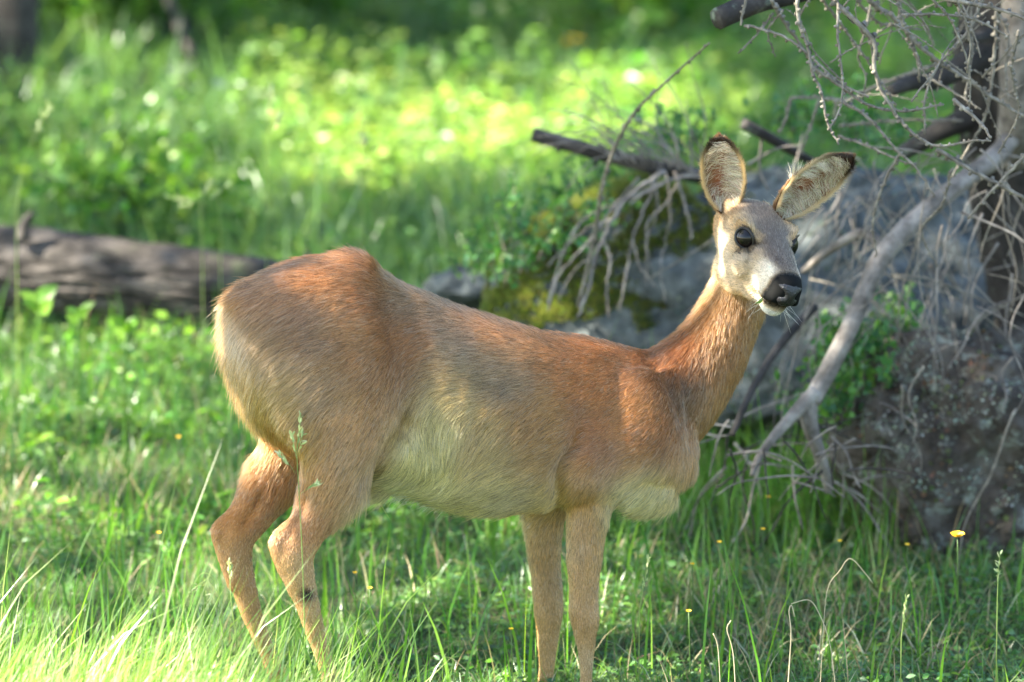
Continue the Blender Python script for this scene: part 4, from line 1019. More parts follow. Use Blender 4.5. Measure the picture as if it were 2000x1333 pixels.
cb = np.ones((nv, 4), np.float32); cb[:, :3] = coat(Vb) * .65
ca = me.color_attributes.new("tint", 'FLOAT_COLOR', 'POINT'); ca.data.foreach_set("color", cb.ravel())
me.polygons.foreach_set("use_smooth", np.ones(len(me.polygons), dtype=bool)); me.materials.clear(); me.materials.append(M_SKIN)
me.name = "roe_deer"
deer = empty("roe_deer", tuple(at(880, 1400, 0) * np.array([1, 1, 0])), "reddish brown roe deer doe standing in the grass, head turned to the camera", "deer")
skin = obj("body", me, deer)

NH = 420000
def dens(P, Nn):
    h = head_local(P); inh = (h[:, 1] > -.09) & (np.abs(h[:, 0]) < .08) & (np.abs(h[:, 2]) < .08)
    facing = -(Nn @ FWD)
    wgt = np.where(facing > -.25, 1.0, .4)
    wgt = wgt * np.where(inh, 3.6, 1.0)
    x, y = project(P)
    return wgt * np.where((y > 950) & ~inh, 1.7, 1.0)
P, Nn = sample(me, NH, dens)
h = head_local(P)
keep = np.ones(len(P), bool)
for s in (-1, 1):      # bare eye openings, nose pad
    e, r = eye_cone(h, s); keep &= ~((e < 1.04) & (r < .03))
keep &= ~((h[:, 1] > .103) & (h[:, 2] > -.031) & (h[:, 2] < .018))
P, Nn = P[keep], Nn[keep]
L = fur_len(P) * rng.uniform(.5, 1.1, len(P)) * np.where(rng.random(len(P)) < .07, 1.45, 1)
hc = coat(P) * rng.uniform(.5, 1.45, (len(P), 1))
dk = rng.random(len(P)) < .10; hc[dk] *= .32
lt = rng.random(len(P)) < .06; hc[lt] = hc[lt] * .5 + np.array([.5, .42, .32]) * .5
x_, y_ = project(P)
lift = np.where((x_ < 500) & (y_ < 950), .34, .17); lift = np.where((y_ > 930) & (x_ > 690) & (x_ < 1010), .28, lift)
hin = (head_local(P)[:, 1] > -.09) & (x_ > 1370) & (y_ < 620)
Dn = comb(P, Nn)
hair("fur", P[~hin], Nn[~hin], Dn[~hin], L[~hin], hc[~hin], skin, M_FUR, lift=lift[~hin], r=.00033, sag=.02)
hair("face_fur", P[hin], Nn[hin], Dn[hin], L[hin], hc[hin], skin, M_FUR, lift=.24, r=.00024)
# pale fringe under the groin
nf = 360; fx = rng.uniform(716, 880, nf); fy = 950 + (fx - 716) * .24 + rng.uniform(-14, 2, nf)
P = np.array([mid(a, b, c) for a, b, c in zip(fx, fy, rng.uniform(-.03, .03, nf))])
hair("belly_fringe", P, np.tile(-ZU, (nf, 1)), norm(np.tile(-AX * .8, (nf, 1)) + rng.normal(0, .25, (nf, 3))), rng.uniform(.014, .034, nf), np.clip(pick([(.78, .72, .58), (.7, .6, .42), (.8, .76, .66)], nf, .1), 0, .85), skin, M_FUR, lift=.45, r=.0003)

# eyes
for s in (-1, 1):
    c, n, a1, a2 = eye_frame(s)
    V, F = ico(4); q = c + V * ER
    eye = obj("eye", make_mesh("eye", hp(q[:, 0], q[:, 1], q[:, 2]), F, M_EYE), deer)
    a = np.linspace(0, 2 * math.pi, 37)
    u = .88 * np.cos(a); v = .68 * np.sin(a) * (1 - .12 * np.cos(a)); k = np.sqrt(np.maximum(1 - u ** 2 - v ** 2, .08))
    q = c + norm(u[:, None] * a1 + v[:, None] * a2 + k[:, None] * n) * ER * 1.035
    V, F = tube(hp(q[:, 0], q[:, 1], q[:, 2]), .0017 + .0009 * np.maximum(np.sin(a), 0) + .0010 * np.maximum(np.cos(a), 0) ** 6, 8, ends=False)
    lid = obj("eyelid", make_mesh("eyelid", V, F, M_LID), eye)
    nl = 34; k = np.linspace(4, 17, nl).astype(int); P = hp(q[k, 0], q[k, 1], q[k, 2])
    dq = norm(q[k] - c); W3 = dq[:, :1] * hx + dq[:, 1:2] * hf + dq[:, 2:] * hz
    hair("eyelash", P, W3, norm(W3 + hz * .5 + rng.normal(0, .12, (nl, 3))), np.full(nl, .008), np.tile([.012, .01, .009], (nl, 1)), eye, M_FUR, lift=.15, r=.0003)
# nose pad with nostrils
V, F = ico(5)
P = V.copy()
wid = .0222; hgt = .0200
x = np.sign(P[:, 0]) * np.abs(P[:, 0]) ** .85; z = np.sign(P[:, 2]) * np.abs(P[:, 2]) ** .85
nz_ = np.zeros(len(P))
Pn = np.stack([x * wid * (1 + .15 * z), .1065 + P[:, 1] * .0165 - .10 * z * hgt, -.0065 + z * hgt], -1)
for s in (-1, 1):
    q = ((Pn[:, 0] - s * .0150) / .0062) ** 2 + ((Pn[:, 2] + .004 - .35 * (np.abs(Pn[:, 0]) - .015)) / .0052) ** 2
    nz_ += np.exp(-q) * .0085
    q = ((Pn[:, 0] - s * .020) / .004) ** 2 + ((Pn[:, 2] + .012) / .003) ** 2; nz_ += np.exp(-q) * .004
nz_ += np.exp(-(Pn[:, 0] / .0016) ** 2) * smooth01(-Pn[:, 2], .006, .014) * .003
Pn[:, 1] -= nz_ * (P[:, 1] > -.1)
Pn += .0005 * noise3(Pn, 500)[:, None] * P
nose = obj("nose", make_mesh("nose", hp(Pn[:, 0], Pn[:, 1], Pn[:, 2]), F, M_NOSE), deer)
# whiskers, chewed grass at the lips
nw = 26; sgn = np.where(np.arange(nw) % 2, 1, -1); P = hp(sgn * rng.uniform(.012, .024, nw), rng.uniform(.075, .10, nw), rng.uniform(-.048, -.022, nw))
hair("whisker", P, np.tile(hf, (nw, 1)), norm(sgn[:, None] * hx * .9 - hz * .8 + hf * .2 + rng.normal(0, .25, (nw, 3))), rng.uniform(.02, .04, nw), np.tile([.75, .70, .6], (nw, 1)), skin, M_FUR, lift=.1, r=.00022)
wt = leaves(hp([-.024, -.021], [.094, .090], [-.027, -.031]), np.array([-hz * .8 - hx * .5, -hz * .9 - hx * .2]), np.tile(hf, (2, 1)), np.array([.016, .012]), np.array([.006, .004]), np.array([(.16, .28, .08), (.2, .3, .1)]))
gb = obj("grass_scrap", make_mesh("grass_scrap", wt[0], wt[1], M_LEAF, wt[2]), None, "small green grass scrap at the corner of the deer's mouth", "grass blade")
# hooves: two toes each
for (hx0, hy0), lt_ in ((HOOF_NH, -.078), (HOOF_FH, .074), (HOOF_NF, -.066), (HOOF_FF, .066)):
    c = mid(hx0, hy0, lt_)
    zg = float(gz(c[0], c[1])); bt = min(zg - .004, c[2] - .02)
    for s in (-1, 1):
        secs = []
        for t in np.linspace(0, 1, 8):
            z = c[2] * (1 - t) + bt * t; f = .75 + .45 * t
            secs.append((np.array([c[0], c[1], z]) + LA * s * .0105 + AX * (.008 + .016 * t), AX * .022 * f, LA * .0098 * f, 2.2))
        obj("hoof", make_mesh("hoof", *loft(secs, 16), M_LID), deer)

# ears: cupped leaf-shaped blades with a rim, pale hair inside
def make_ear(base, tip, face, W_, cup, roll_tip=0.0, bald=0.0, swirl=.5):
    ax = norm(tip - base); Ln = np.linalg.norm(tip - base)
    fc = norm(face - ax * (face @ ax)); sd_ = np.cross(ax, fc)
    nt_, ns_ = 34, 21
    t = np.linspace(0, 1, nt_); s = np.linspace(-1, 1, ns_)
    prof = np.interp(t, [0, .08, .2, .35, .5, .65, .78, .88, .95, 1], [.26, .52, .80, .97, 1, .95, .80, .58, .38, .10])
    T_, S_ = np.meshgrid(t, s, indexing='ij'); wd = prof[:, None] * W_
    wrap = np.interp(t, [0, .15, .4, 1], [1.9, 1.35, .95, .55])[:, None]
    x = wd * np.sin(S_ * wrap) / np.sin(np.minimum(wrap, math.pi / 2)); dz = -cup * wd * (np.cos(S_ * wrap) - np.cos(wrap)) / W_ * .9 - .10 * Ln * np.sin(T_ * math.pi) * .35
    ctr = base + T_[..., None] * ax * Ln
    inner = ctr + x[..., None] * sd_ + dz[..., None] * fc
    inner += (roll_tip * smooth01(T_, .8, 1) * .01)[..., None] * fc
    du = np.gradient(inner, axis=0); dv = np.gradient(inner, axis=1)
    nn = norm(np.cross(du, dv)); 
    if (nn[nt_ // 2, ns_ // 2] @ fc) < 0: nn = -nn
    th = .0022
    outer = inner - nn * th
    V = np.concatenate([inner.reshape(-1, 3), outer.reshape(-1, 3)]); m = nt_ * ns_
    i, j = np.meshgrid(np.arange(nt_ - 1), np.arange(ns_ - 1), indexing='ij')
    q1 = np.stack([i * ns_ + j, i * ns_ + j + 1, (i + 1) * ns_ + j + 1, (i + 1) * ns_ + j], -1).reshape(-1, 4)
    border = [k for k in range(ns_)] + [k * ns_ + ns_ - 1 for k in range(1, nt_)] + [(nt_ - 1) * ns_ + k for k in range(ns_ - 2, -1, -1)] + [k * ns_ for k in range(nt_ - 2, 0, -1)]
    b0 = np.array(border); b1 = np.roll(b0, -1)
    q3 = np.stack([b0, b1, b1 + m, b0 + m], 1)
    Fq = np.vstack([q1, q1[:, ::-1] + m, q3])
    edge = np.maximum(np.abs(S_) ** 10, smooth01(T_, .80, .95))
    ci = lin(128, 92, 62)[None] * np.ones((m, 1)); cr = lin(150, 84, 52)
    redm = (np.exp(-((T_ - .42) / .22) ** 2 - ((S_ + .25) / .28) ** 2)).reshape(-1, 1) * .75
    ci = ci * (1 - redm) + cr * redm
    ci = ci * (1 - .85 * edge.reshape(-1, 1)) + lin(26, 19, 17) * .85 * edge.reshape(-1, 1)
    co_ = lin(158, 108, 66)[None] * np.ones((m, 1)); co_ = co_ * (1 - .6 * edge.reshape(-1, 1)) + lin(60, 42, 32) * .6 * edge.reshape(-1, 1)
    ear = obj("ear", make_mesh("ear", V, Fq, M_EAR, np.vstack([ci, co_])), deer)
    # inner hair: long, from the edges inward and up
    n = 2200
    si = np.sign(rng.uniform(-1, 1, n)) * rng.beta(3, 1.3, n); ti = rng.beta(1.3, 1.5, n) * .93
    def grid(G, ti, si):
        a = np.clip(ti * (nt_ - 1), 0, nt_ - 1.001); b = np.clip((si + 1) / 2 * (ns_ - 1), 0, ns_ - 1.001)
        ia, ib = a.astype(int), b.astype(int); fa, fb = (a - ia)[:, None], (b - ib)[:, None]
        return (G[ia, ib] * (1 - fa) + G[ia + 1, ib] * fa) * (1 - fb) + (G[ia, ib + 1] * (1 - fa) + G[ia + 1, ib + 1] * fa) * fb
    P = grid(inner, ti, si); Nn = norm(grid(nn, ti, si)); dU = norm(grid(norm(du), ti, si)); dV = norm(grid(norm(dv), ti, si))
    D = norm(-np.sign(si)[:, None] * dV * 1.0 + dU * (.15 + .9 * rng.random((n, 1))) + rng.normal(0, .18, (n, 3)))
    D = norm(D + np.stack([noise3(P, 70, 1), noise3(P, 70, 9), noise3(P, 70, 19)], -1) * swirl)
    kp = rng.random(n) > bald * smooth01(-si, -.35, .1) * smooth01(ti, .05, .15) * (1 - smooth01(ti, .55, .75)); P, Nn, D, ti, si = P[kp], Nn[kp], D[kp], ti[kp], si[kp]; n = len(P)
    cl = pick([(.60, .51, .36), (.70, .62, .46), (.48, .37, .23), (.30, .21, .13), (.62, .54, .40)], n, .2)
    hair("ear_hair", P, Nn, D, rng.uniform(.012, .040, n) * (1 - .4 * ti), cl, ear, M_FUR, lift=.45, r=.00036)
    # outer and rim hair
    n = 7000; si = rng.uniform(-1, 1, n); ti = rng.uniform(0, .99, n)
    P = grid(outer, ti, si); Nn = -norm(grid(nn, ti, si)); dU = norm(grid(norm(du), ti, si))
    e2 = np.maximum(np.abs(si) ** 10, smooth01(ti, .86, .98))[:, None]
    cl = pick([lin(165, 112, 68), lin(150, 100, 60), lin(180, 132, 88)], n, .15) * (1 - .6 * e2) + lin(44, 32, 28) * .6 * e2
    hair("outer_ear_fur", P, Nn, norm(dU + rng.normal(0, .12, (n, 3))), rng.uniform(.005, .011, n), cl, ear, M_FUR, lift=.3, r=.00028)
    n = 3200; si = np.where(rng.random(n) < .5, -1, 1) * rng.uniform(.97, 1, n); ti = rng.uniform(.03, .98, n)
    P = grid(inner, ti, si); Nn = norm(grid(nn, ti, si)); dU = norm(grid(norm(du), ti, si)); dV = norm(grid(norm(dv), ti, si))
    e2 = smooth01(ti, .55, .9)[:, None]; cl = lin(196, 168, 124)[None] * (1 - e2) + lin(44, 34, 30)[None] * e2
    hair("rim_hair", P, Nn, norm(dU * .8 + np.sign(si)[:, None] * dV * rng.uniform(-.4, 1.0, (n, 1)) + rng.normal(0, .15, (n, 3))), rng.uniform(.004, .015, n), cl, ear, M_FUR, lift=.25, r=.00026)
    return ear
b_ = hp(np.array(-.047), np.array(-.074), np.array(.032))
make_ear(at(1420, 416, .070), at(1404, 268, .060), np.array([-.15, -1, .05]), .0325, .040, 0.0, .9, .8)
make_ear(at(1520, 424, .080), at(1662, 302, .075), np.array([.28, -.95, -.22]), .0325, .038, 1.0, 0.0, 1.3)

# ------------------------------------------------------------------ grass and ground cover (nobody could count it)
def path_mask(P):
    return fbm(P * np.array([1, 1, 0]), 1.7, 3, 5)
def grass_patch(n, d0, d1, hmu, wmu, pal, power=1.0, bend=(.15, .9), hvar=.4, margin=.35, sel=None, tuft=.5, az=None):
    B = frustum_points(n, d0, d1, margin, power)
    cl = fbm(B * np.array([1, 1, 0]), 6.0, 3, 21)
    h_ = hmu * np.exp(rng.normal(0, hvar * .6, n)) * (1 + tuft * cl) * np.where(rng.random(n) < .06, 1.5, 1)
    k = np.ones(n, bool) if sel is None else sel(B)
    k &= h_ > .02
    x_, _ = project(B); k &= ~((x_ > 1005) & (x_ < 1205) & (B[:, 1] > -.75) & (B[:, 1] < .05) & (rng.random(n) > .10))
    B, h_, cl = B[k], h_[k], cl[k]; n = len(B)
    A = rng.uniform(0, 2 * math.pi, n) + 1.5 * noise3(B, 3.0, 4)
    if az is not None: A = az + rng.normal(0, .75, n)
    c = pick(pal, n, .2) * (1 + .25 * fbm(B * np.array([1, 1, 0]), 2.3, 2, 33))[:, None]
    B[:, 2] -= .008
    return blades(B, h_, wmu * rng.uniform(.6, 1.4, n), A, rng.uniform(*bend, n) * rng.uniform(.4, 1.2, n), np.clip(c, .005, .9))
def stuff(name, parts, mat):
    b = Bag()
    for V, F, c in parts: b.add(V, F, c)
    return obj(name, b.mesh(name, mat), None, kind="stuff")
def in_view_right(B): x, y = project(B); return x > 650
def low_near_deer(B):
    return np.ones(len(B), bool)
sunny = lambda B: B[:, 0] < -.05 - .35 * (B[:, 1] + .2) * 0 - .25 * smooth01(B[:, 1], -.5, -.1)
def outer(B):
    x, y = project(B); return (x < -330) | (x > 2330)
def shrt(B):
    return ~((B[:, 1] < -.12) & (rng.random(len(B)) < .25))
stuff("grass", [
    grass_patch(68000, -.8, 2.3, .046, .0025, GREEN, 1.0, bend=(.7, 2.3), sel=shrt),
    grass_patch(22000, 1.2, 3.2, .075, .0030, GREEN, 1.0, bend=(.5, 1.8)),
    grass_patch(4200, .95, 1.55, .14, .0036, [(.10, .22, .035), (.13, .25, .04)], 1, bend=(.1, .9), sel=lambda B: (B[:, 0] > -.05) & (B[:, 0] < .8)),
    grass_patch(1700, .25, 2.6, .13, .0040, [(.085, .20, .028), (.11, .24, .03), (.06, .17, .03)], 1.0, bend=(.05, .7)),
    grass_patch(900, -.4, 1.5, .085, .0036, [(.10, .22, .028), (.13, .25, .03)], 1.0, bend=(.05, .8), sel=shrt),
    grass_patch(42000, 2.8, 8.5, .13, .0056, FERN, .9, margin=.6, bend=(.3, 1.6)),
    grass_patch(8000, 8.0, 13, .2, .012, FERN, 1, margin=2.5),
    grass_patch(9000, -7.5, -.8, .05, .006, GREEN, 1, margin=1.6),
    grass_patch(46000, -1.2, 9.0, .085, .0070, GREEN, .8, margin=2.6, bend=(.4, 1.7), sel=outer),
], M_GRASS)
def fg(B):
    x, y = B[:, 0], B[:, 1]; return rng.random(len(B)) < smooth01(-x + .25 * (y + .5), .05, .5)
stuff("tall_grass", [
    grass_patch(17000, -1.05, -.24, .165, .0034, [(.17, .28, .06), (.21, .31, .08), (.13, .24, .05), (.30, .36, .15), (.26, .31, .16)], 1, bend=(.25, 1.25), sel=fg, tuft=.35, az=.1),  # pale blade tints paint extra sunlight onto the foreground
    grass_patch(420, -.5, .1, .20, .0050, [(.12, .25, .03), (.15, .28, .04)], 1, bend=(.1, .6), sel=fg, tuft=.2),
    grass_patch(90, -.35, .5, .17, .0050, [(.14, .27, .03), (.11, .24, .03)], 1, bend=(.05, .4), tuft=.2),
], M_GRASS)
def dry_sel(B):
    x, y = project(B); d1 = np.exp(-(((x - 1620) / 260) ** 2 + ((y - 1230) / 110) ** 2)); d2 = np.exp(-(((x - 150) / 260) ** 2 + ((y - 985) / 45) ** 2)); d3 = np.exp(-(((x - 1550) / 200) ** 2 + ((y - 930) / 60) ** 2))
    return rng.random(len(B)) < np.maximum(np.maximum(d1 * .8, d2), d3 * .7) + .11
stuff("dry_grass", [grass_patch(26000, -.5, 2.4, .085, .0022, STRAW, 1.0, bend=(.6, 1.7), sel=dry_sel)], M_DRY)
# broad little leaves in the meadow, leafy cover on the far bank
def hollow(B): return (np.abs(B[:, 0] + .80) < .13) & (B[:, 1] > 4.3) & (B[:, 1] < 5.7)
def cover(n, d0, d1, hmax, size, pal, power=1.0, margin=.35, thr=-.1, sc=3.0, seed=55):
    P = frustum_points(n, d0, d1, margin, power); k = fbm(P * np.array([1, 1, 0]), sc, 3, seed) > thr; P = P[k]; n = len(P)
    hh = hmax * (.35 + .65 * np.clip(fbm(P * np.array([1, 1, 0]), sc * 2, 2, seed + 4) + .5, 0, 1)); hh[hollow(P)] *= .15; x_, _ = project(P); hh[(x_ > 1005) & (x_ < 1205) & (P[:, 1] < .05)] *= .25; P[:, 2] += hh * rng.random(n) ** .8
    a = rng.uniform(0, 6.28, n); D = np.stack([np.cos(a), np.sin(a), rng.uniform(-.3, .5, n)], -1); L = size * rng.uniform(.5, 1.4, n)
    return leaves(P, D, rand_dirs(n, 1.6), L, L * .6 * rng.uniform(.7, 1.1, n), np.clip(pick(pal, n, .25) * (1 + .3 * fbm(P, 1.6, 2, 8))[:, None], .005, .9))
stuff("ground_leaves", [
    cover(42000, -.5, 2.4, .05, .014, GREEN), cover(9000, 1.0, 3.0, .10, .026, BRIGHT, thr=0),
    cover(24000, 2.7, 6.5, .14, .026, FERN + BRIGHT, .9, .5, -.15), cover(30000, 4.0, 9.5, .24, .036, FERN + BRIGHT, 1, .8, -.2, 1.8), cover(11000, 3.7, 5.6, .18, .029, [(.20, .30, .06), (.26, .34, .09), (.16, .27, .05)], 1, -.62, -.5), cover(7000, 8.5, 13, .4, .09, FERN, 1, 2.5, -.3)], M_LEAF)  # the palest batch imitates sun, its yellow-green brightens the lit far patch
def sprigs(name, label, pts, n, size, cat="shrub"):
    """bilberry-like sprigs: thin stems with small round leaves"""
    root = empty(name, tuple(at(*pts[len(pts) // 2])), label, cat); b = Bag(); Ps = []
    for k in range(n):
        i = rng.integers(0, len(pts)); p = at(*pts[i]) + rng.normal(0, 1, 3) * np.array([.03, .05, .012]); a = rng.uniform(0, 6.28); e = p + np.array([math.cos(a) * .03, math.sin(a) * .03, rng.uniform(.03, .075)])
        C = spline([p, (p + e) / 2 + np.array([0, 0, .008]), e], 6); b.add(*tube(C, np.linspace(.0011, .0006, 6), 4, ends=False)); Ps.append(C[1:])
    obj("stem", b.mesh("stem", M_TWIG), root, kind="stuff")
    P = np.vstack(Ps); P = np.repeat(P, 3, 0) + rng.normal(0, .006, (len(P) * 3, 3)); m = len(P); L = size * rng.uniform(.6, 1.3, m)
    V, F, c = leaves(P, rand_dirs(m, .2), rand_dirs(m, 1.0), L, L * .62, pick([(.06, .17, .05), (.09, .21, .05), (.05, .14, .06), (.12, .23, .04)], m, .2)); obj("leaves", make_mesh("leaves", V, F, M_LEAF, c), root, kind="stuff")
sprigs("bilberry_shrub", "bilberry sprigs with small shiny leaves growing over the mossy rock's lower left side", [(960, 500, 1.55), (1000, 470, 1.6), (1040, 440, 1.7), (1010, 530, 1.5), (1060, 500, 1.55), (980, 570, 1.5), (940, 540, 1.6)], 40, .015)
sprigs("bilberry_shrub", "bilberry sprigs on the ridge between mossy rock and broken branch", [(1080, 420, 1.8), (1130, 395, 1.8), (1180, 370, 1.8), (1220, 350, 1.8), (1160, 385, 1.75), (1100, 480, 1.5), (1150, 440, 1.5), (1050, 520, 1.5)], 42, .015)
sprigs("bilberry_shrub", "bilberry sprigs on top of the grey boulder by the deer's ears", [(1290, 300, 1.8), (1340, 300, 1.85), (1560, 260, 1.8), (1620, 240, 1.9), (1680, 270, 1.8), (1740, 300, 1.8)], 90, .016)
sprigs("bilberry_shrub", "green leafy sprigs between the thick fallen grey branch and the lichen rock", [(1640, 700, 1.1), (1690, 690, 1.15), (1740, 660, 1.2), (1660, 760, 1.05), (1620, 820, 1.0), (1700, 730, 1.1)], 110, .018)
# leafy stems before the log
def broad_plant(px, py, d, n, size, label):
    p0 = at(px, py, d); root = empty("broadleaf_plant", (p0[0], p0[1], float(gz(p0[0], p0[1]))), label, "plant")
    V, F = tube(spline([[p0[0], p0[1], float(gz(p0[0], p0[1])) - .01], p0], 6), np.linspace(.0025, .0015, 6), 5); obj("stem", make_mesh("stem", V, F, M_LEAF, np.tile([.08, .17, .03], (len(V), 1))), root)
    for k in range(n):
        a = 6.28 * k / n + rng.uniform(-.3, .3); D = np.array([[math.cos(a), math.sin(a) * .6, rng.uniform(.3, 1.1)]]); L = np.array([size * rng.uniform(.8, 1.2)])
        V, F, c = leaves(p0[None] - np.array([[0, 0, .012 * (k % 3)]]), D, np.array([[0, -.7, .7]]) + rng.normal(0, .2, (1, 3)), L, L * .62, pick([(.13, .26, .03), (.16, .30, .035)], 1, .1)); obj("leaf", make_mesh("leaf", V, F, M_LEAF, c), root)
broad_plant(155, 612, 1.7, 5, .034, "bright green broad leaved plant in front of the fallen log, nearer the left edge")
broad_plant(245, 640, 1.65, 5, .032, "bright green broad leaved plant in front of the fallen log, nearer the deer's rump")
broad_plant(75, 590, 1.8, 6, .045, "large yellow green leafy plant before the fallen log at the left edge")
# flowering grass stalks
def stalk(pts, d, label, heads, r=.0011, col=(.26, .33, .12), group=None, spike=.012):
    C = spline([at(px, py, d) for px, py in pts], 26); C[0, 2] = min(C[0, 2], float(gz(C[0, 0], C[0, 1]))) - 0
    root = empty("grass_stalk", tuple(C[0]), label, "grass stalk", group)
    V, F = tube(C, np.linspace(r, r * .5, 26), 5); obj("stem", make_mesh("stem", V, F, M_LEAF, np.tile(col, (len(V), 1))), root)
    for (a, b, n) in heads:
        A_, B_ = at(*a, d), at(*b, d); b_ = Bag(); V, F = tube(spline([A_, (A_ + B_) / 2 + np.array([0, 0, .001]), B_], 6), .0004, 4); b_.add(V, F, np.array(col))
        t = np.sort(rng.uniform(.25, 1, n)); P = A_ + (B_ - A_) * t[:, None]; ax = norm(B_ - A_); D = norm(ax + rng.normal(0, .38, (n, 3))); L = spike * rng.uniform(.7, 1.2, n)
        V, F, c = leaves(P, D, rand_dirs(n), L, L * .32, pick([(.42, .46, .22), (.5, .52, .3), (.36, .42, .2)], n, .12)); b_.add(V, F, c); obj("spikelet", b_.mesh("spikelet", M_DRY), root)
stalk([(596, 1290), (594, 1200), (590, 1080), (584, 960), (580, 880), (588, 815)], -.34, "tall flowering grass stalk standing in front of the deer's near hind leg",
      [((580, 890), (588, 808), 16), ((580, 900), (570, 848), 9), ((583, 890), (592, 845), 9), ((578, 925), (545, 885), 12), ((587, 965), (628, 938), 12)])
stalk([(462, 1250), (452, 1180), (449, 1130), (447, 1095)], -.36, "short grass stalk with a pale seed head before the deer's far hind foot", [((450, 1150), (447, 1092), 16)])
stalk([(440, 1290), (430, 1180), (420, 1135), (395, 1120), (370, 1155)], -.4, "drooping pale seed head arching left of the deer's hind feet", [((415, 1122), (372, 1158), 18), ((420, 1150), (405, 1180), 8)])
stalk([(520, 420), (522, 330), (526, 240), (530, 180)], 2.0, "tall faint grass stalk rising above the log, left of the doe's rump top", [((525, 250), (530, 175), 18), ((524, 270), (548, 225), 8)], .0013, spike=.018)
stalk([(430, 480), (428, 400), (426, 340), (424, 290)], 2.0, "thin grass stalk above the log with a short upright head", [((426, 330), (424, 285), 8)], .0012, spike=.014)
stalk([(395, 480), (392, 420), (388, 390), (370, 375)], 1.9, "grass stalk with a spreading pale panicle above the log", [((390, 395), (330, 385), 12), ((390, 392), (410, 360), 9), ((388, 390), (365, 400), 8), ((392, 400), (440, 365), 8)], .0012, spike=.016)
stalk([(30, 430), (45, 330), (65, 270), (95, 210)], 1.8, "pale bent seed head at the left edge above the log", [((60, 280), (95, 205), 16)], .0013, spike=.018)
stalk([(710, 430), (705, 360), (712, 300), (708, 235)], 1.9, "grass stalk with a loose head over the bright far meadow", [((711, 310), (708, 235), 12), ((709, 330), (728, 290), 6)], .0012, spike=.015)
stalk([(1248, 1200), (1256, 1150), (1266, 1095)], -.1, "yellow green seed spike in the grass right of the deer's near foreleg", [((1252, 1180), (1266, 1092), 18)], .001, spike=.011)
stalk([(1948, 1170), (1950, 1120), (1953, 1085)], -.1, "thin green seed spike near the right edge below the yellow flower", [((1948, 1160), (1953, 1080), 16)], .001, spike=.010)
stalk([(1760, 1250), (1766, 1200), (1770, 1170)], -.2, "short green seed spike right of the pale straw tuft", [((1762, 1240), (1770, 1165), 14)], .001, spike=.010)
# pale bent straws of the tuft, rooted in the ground
SL = ["white bent straw standing at the centre of the pale tuft, hooked at its tip", "longest pale arching straw at the right of the tuft", "pale curled straw lying over the grass nearest the doe's chest", "thin pale straw left of the hooked one, bent to the left", "short pale straw leftmost in the tuft",
      "pale straw looping low at the foot of the hooked one", "thin straw arching to the right below the yellow flower", "pale straw with a kinked tip above the tuft"]
for k, (pts, w_) in enumerate([([(1535, 1300), (1545, 1230), (1541, 1192), (1546, 1182), (1552, 1205)], 3), ([(1640, 1320), (1622, 1240), (1600, 1195), (1580, 1172), (1545, 1180)], 2.2), ([(1480, 1240), (1472, 1180), (1463, 1140), (1450, 1120), (1430, 1122), (1390, 1140), (1350, 1135)], 2),
                              ([(1440, 1350), (1432, 1270), (1420, 1230), (1428, 1212)], 2.4), ([(1410, 1330), (1402, 1262), (1393, 1238)], 2), ([(1515, 1330), (1500, 1270), (1519, 1245), (1512, 1290)], 2), ([(1700, 1250), (1710, 1190), (1745, 1150), (1790, 1160), (1830, 1190)], 1.8), ([(1600, 1220), (1615, 1120), (1640, 1100), (1660, 1085), (1690, 1120), (1705, 1140)], 1.8)]):
    if k in (2, 5, 6): continue
    C = spline([at(px, py, -.15) for px, py in pts], 26); dz = np.minimum(0, float(gz(C[0, 0], C[0, 1])) - C[0, 2]); C[:, 2] += dz * np.linspace(1, 0, 26) ** 3
    V, F = tube(C, w_ * PX * .42, 5, .1, 100)
    obj("bent_straw", make_mesh("bent_straw", V, F, M_DRY, np.tile([.50, .42, .29], (len(V), 1))), None, SL[k], "straw", "bent straws at the lower right")
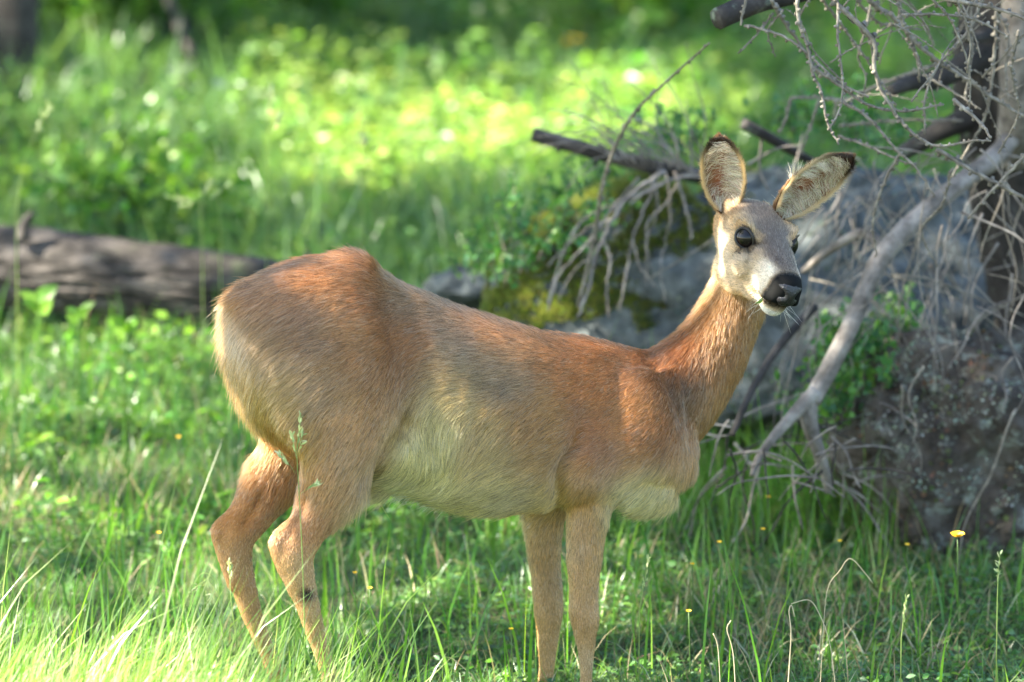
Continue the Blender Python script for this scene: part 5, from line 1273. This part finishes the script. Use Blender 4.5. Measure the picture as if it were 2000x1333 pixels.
# yellow flowers
def flower(px, py, d, size, label, group=None, stemh=None):
    p = at(px, py, d); root = empty("yellow_flower", (p[0], p[1], float(gz(p[0], p[1]))), label, "flower", group)
    g = float(gz(p[0], p[1])); V, F = tube(spline([[p[0] + .004, p[1], g - .005], [p[0] + .003, p[1], (g + p[2]) / 2], p], 6), .0008, 5); obj("stem", make_mesh("stem", V, F, M_LEAF, np.tile([.09, .16, .04], (len(V), 1))), root)
    n = 5 if size < .008 else 9
    for k in range(n):
        a = 6.28 * k / n; D = np.array([[math.cos(a), math.sin(a) * .8 - .2, .55]]); L = np.array([size]); V, F, c = leaves(p[None], D, np.array([[0, -.5, .8]]), L, L * .75, np.array([[.8, .5, .02]])); obj("petal", make_mesh("petal", V, F, M_YELLOW), root)
flower(1870, 1048, .15, .013, "yellow dandelion like flower before the lichen rock, the largest one")
flower(1120, 90, 6.2, .035, "blurred orange yellow flower before the dark hollow at the top")
flower(1112, 130, 6.2, .022, "small orange flower just under the blurred one at the top")
for px, py, d in ((1500, 972, .7), (1352, 1103, .1), (1490, 1035, .4), (1405, 1060, .3), (1345, 1195, -.1), (1640, 1058, .4), (1772, 1065, .4), (348, 855, 1.2), (722, 1150, .1), (998, 1230, -.2), (693, 1120, .2), (310, 1042, .4)):
    flower(px, py, d, .005, {1500: "tiny yellow flower under the foot of the fallen grey branch", 1352: "tiny yellow flower in the grass just right of the near foreleg, upper one", 1490: "tiny yellow flower between the doe's chest and the lichen rock, lower right one", 1405: "tiny yellow flower in the grass below the doe's brisket", 1345: "tiny yellow flower right of the near foreleg, lower one", 1640: "tiny yellow flower between pale tuft and lichen rock, left one", 1772: "tiny yellow flower under the lichen rock, left of the big yellow flower",
        348: "tiny yellow flower in the meadow left of the doe's thigh", 722: "tiny yellow flower right of the dark spot on the hind leg", 998: "yellow flower just left of the forelegs at the bottom", 693: "tiny yellow flower behind the near hind leg, upper one", 310: "tiny yellow flower left of the far hock"}[px], "tiny yellow meadow flowers")
print("script", round(time.time() - T0, 1))
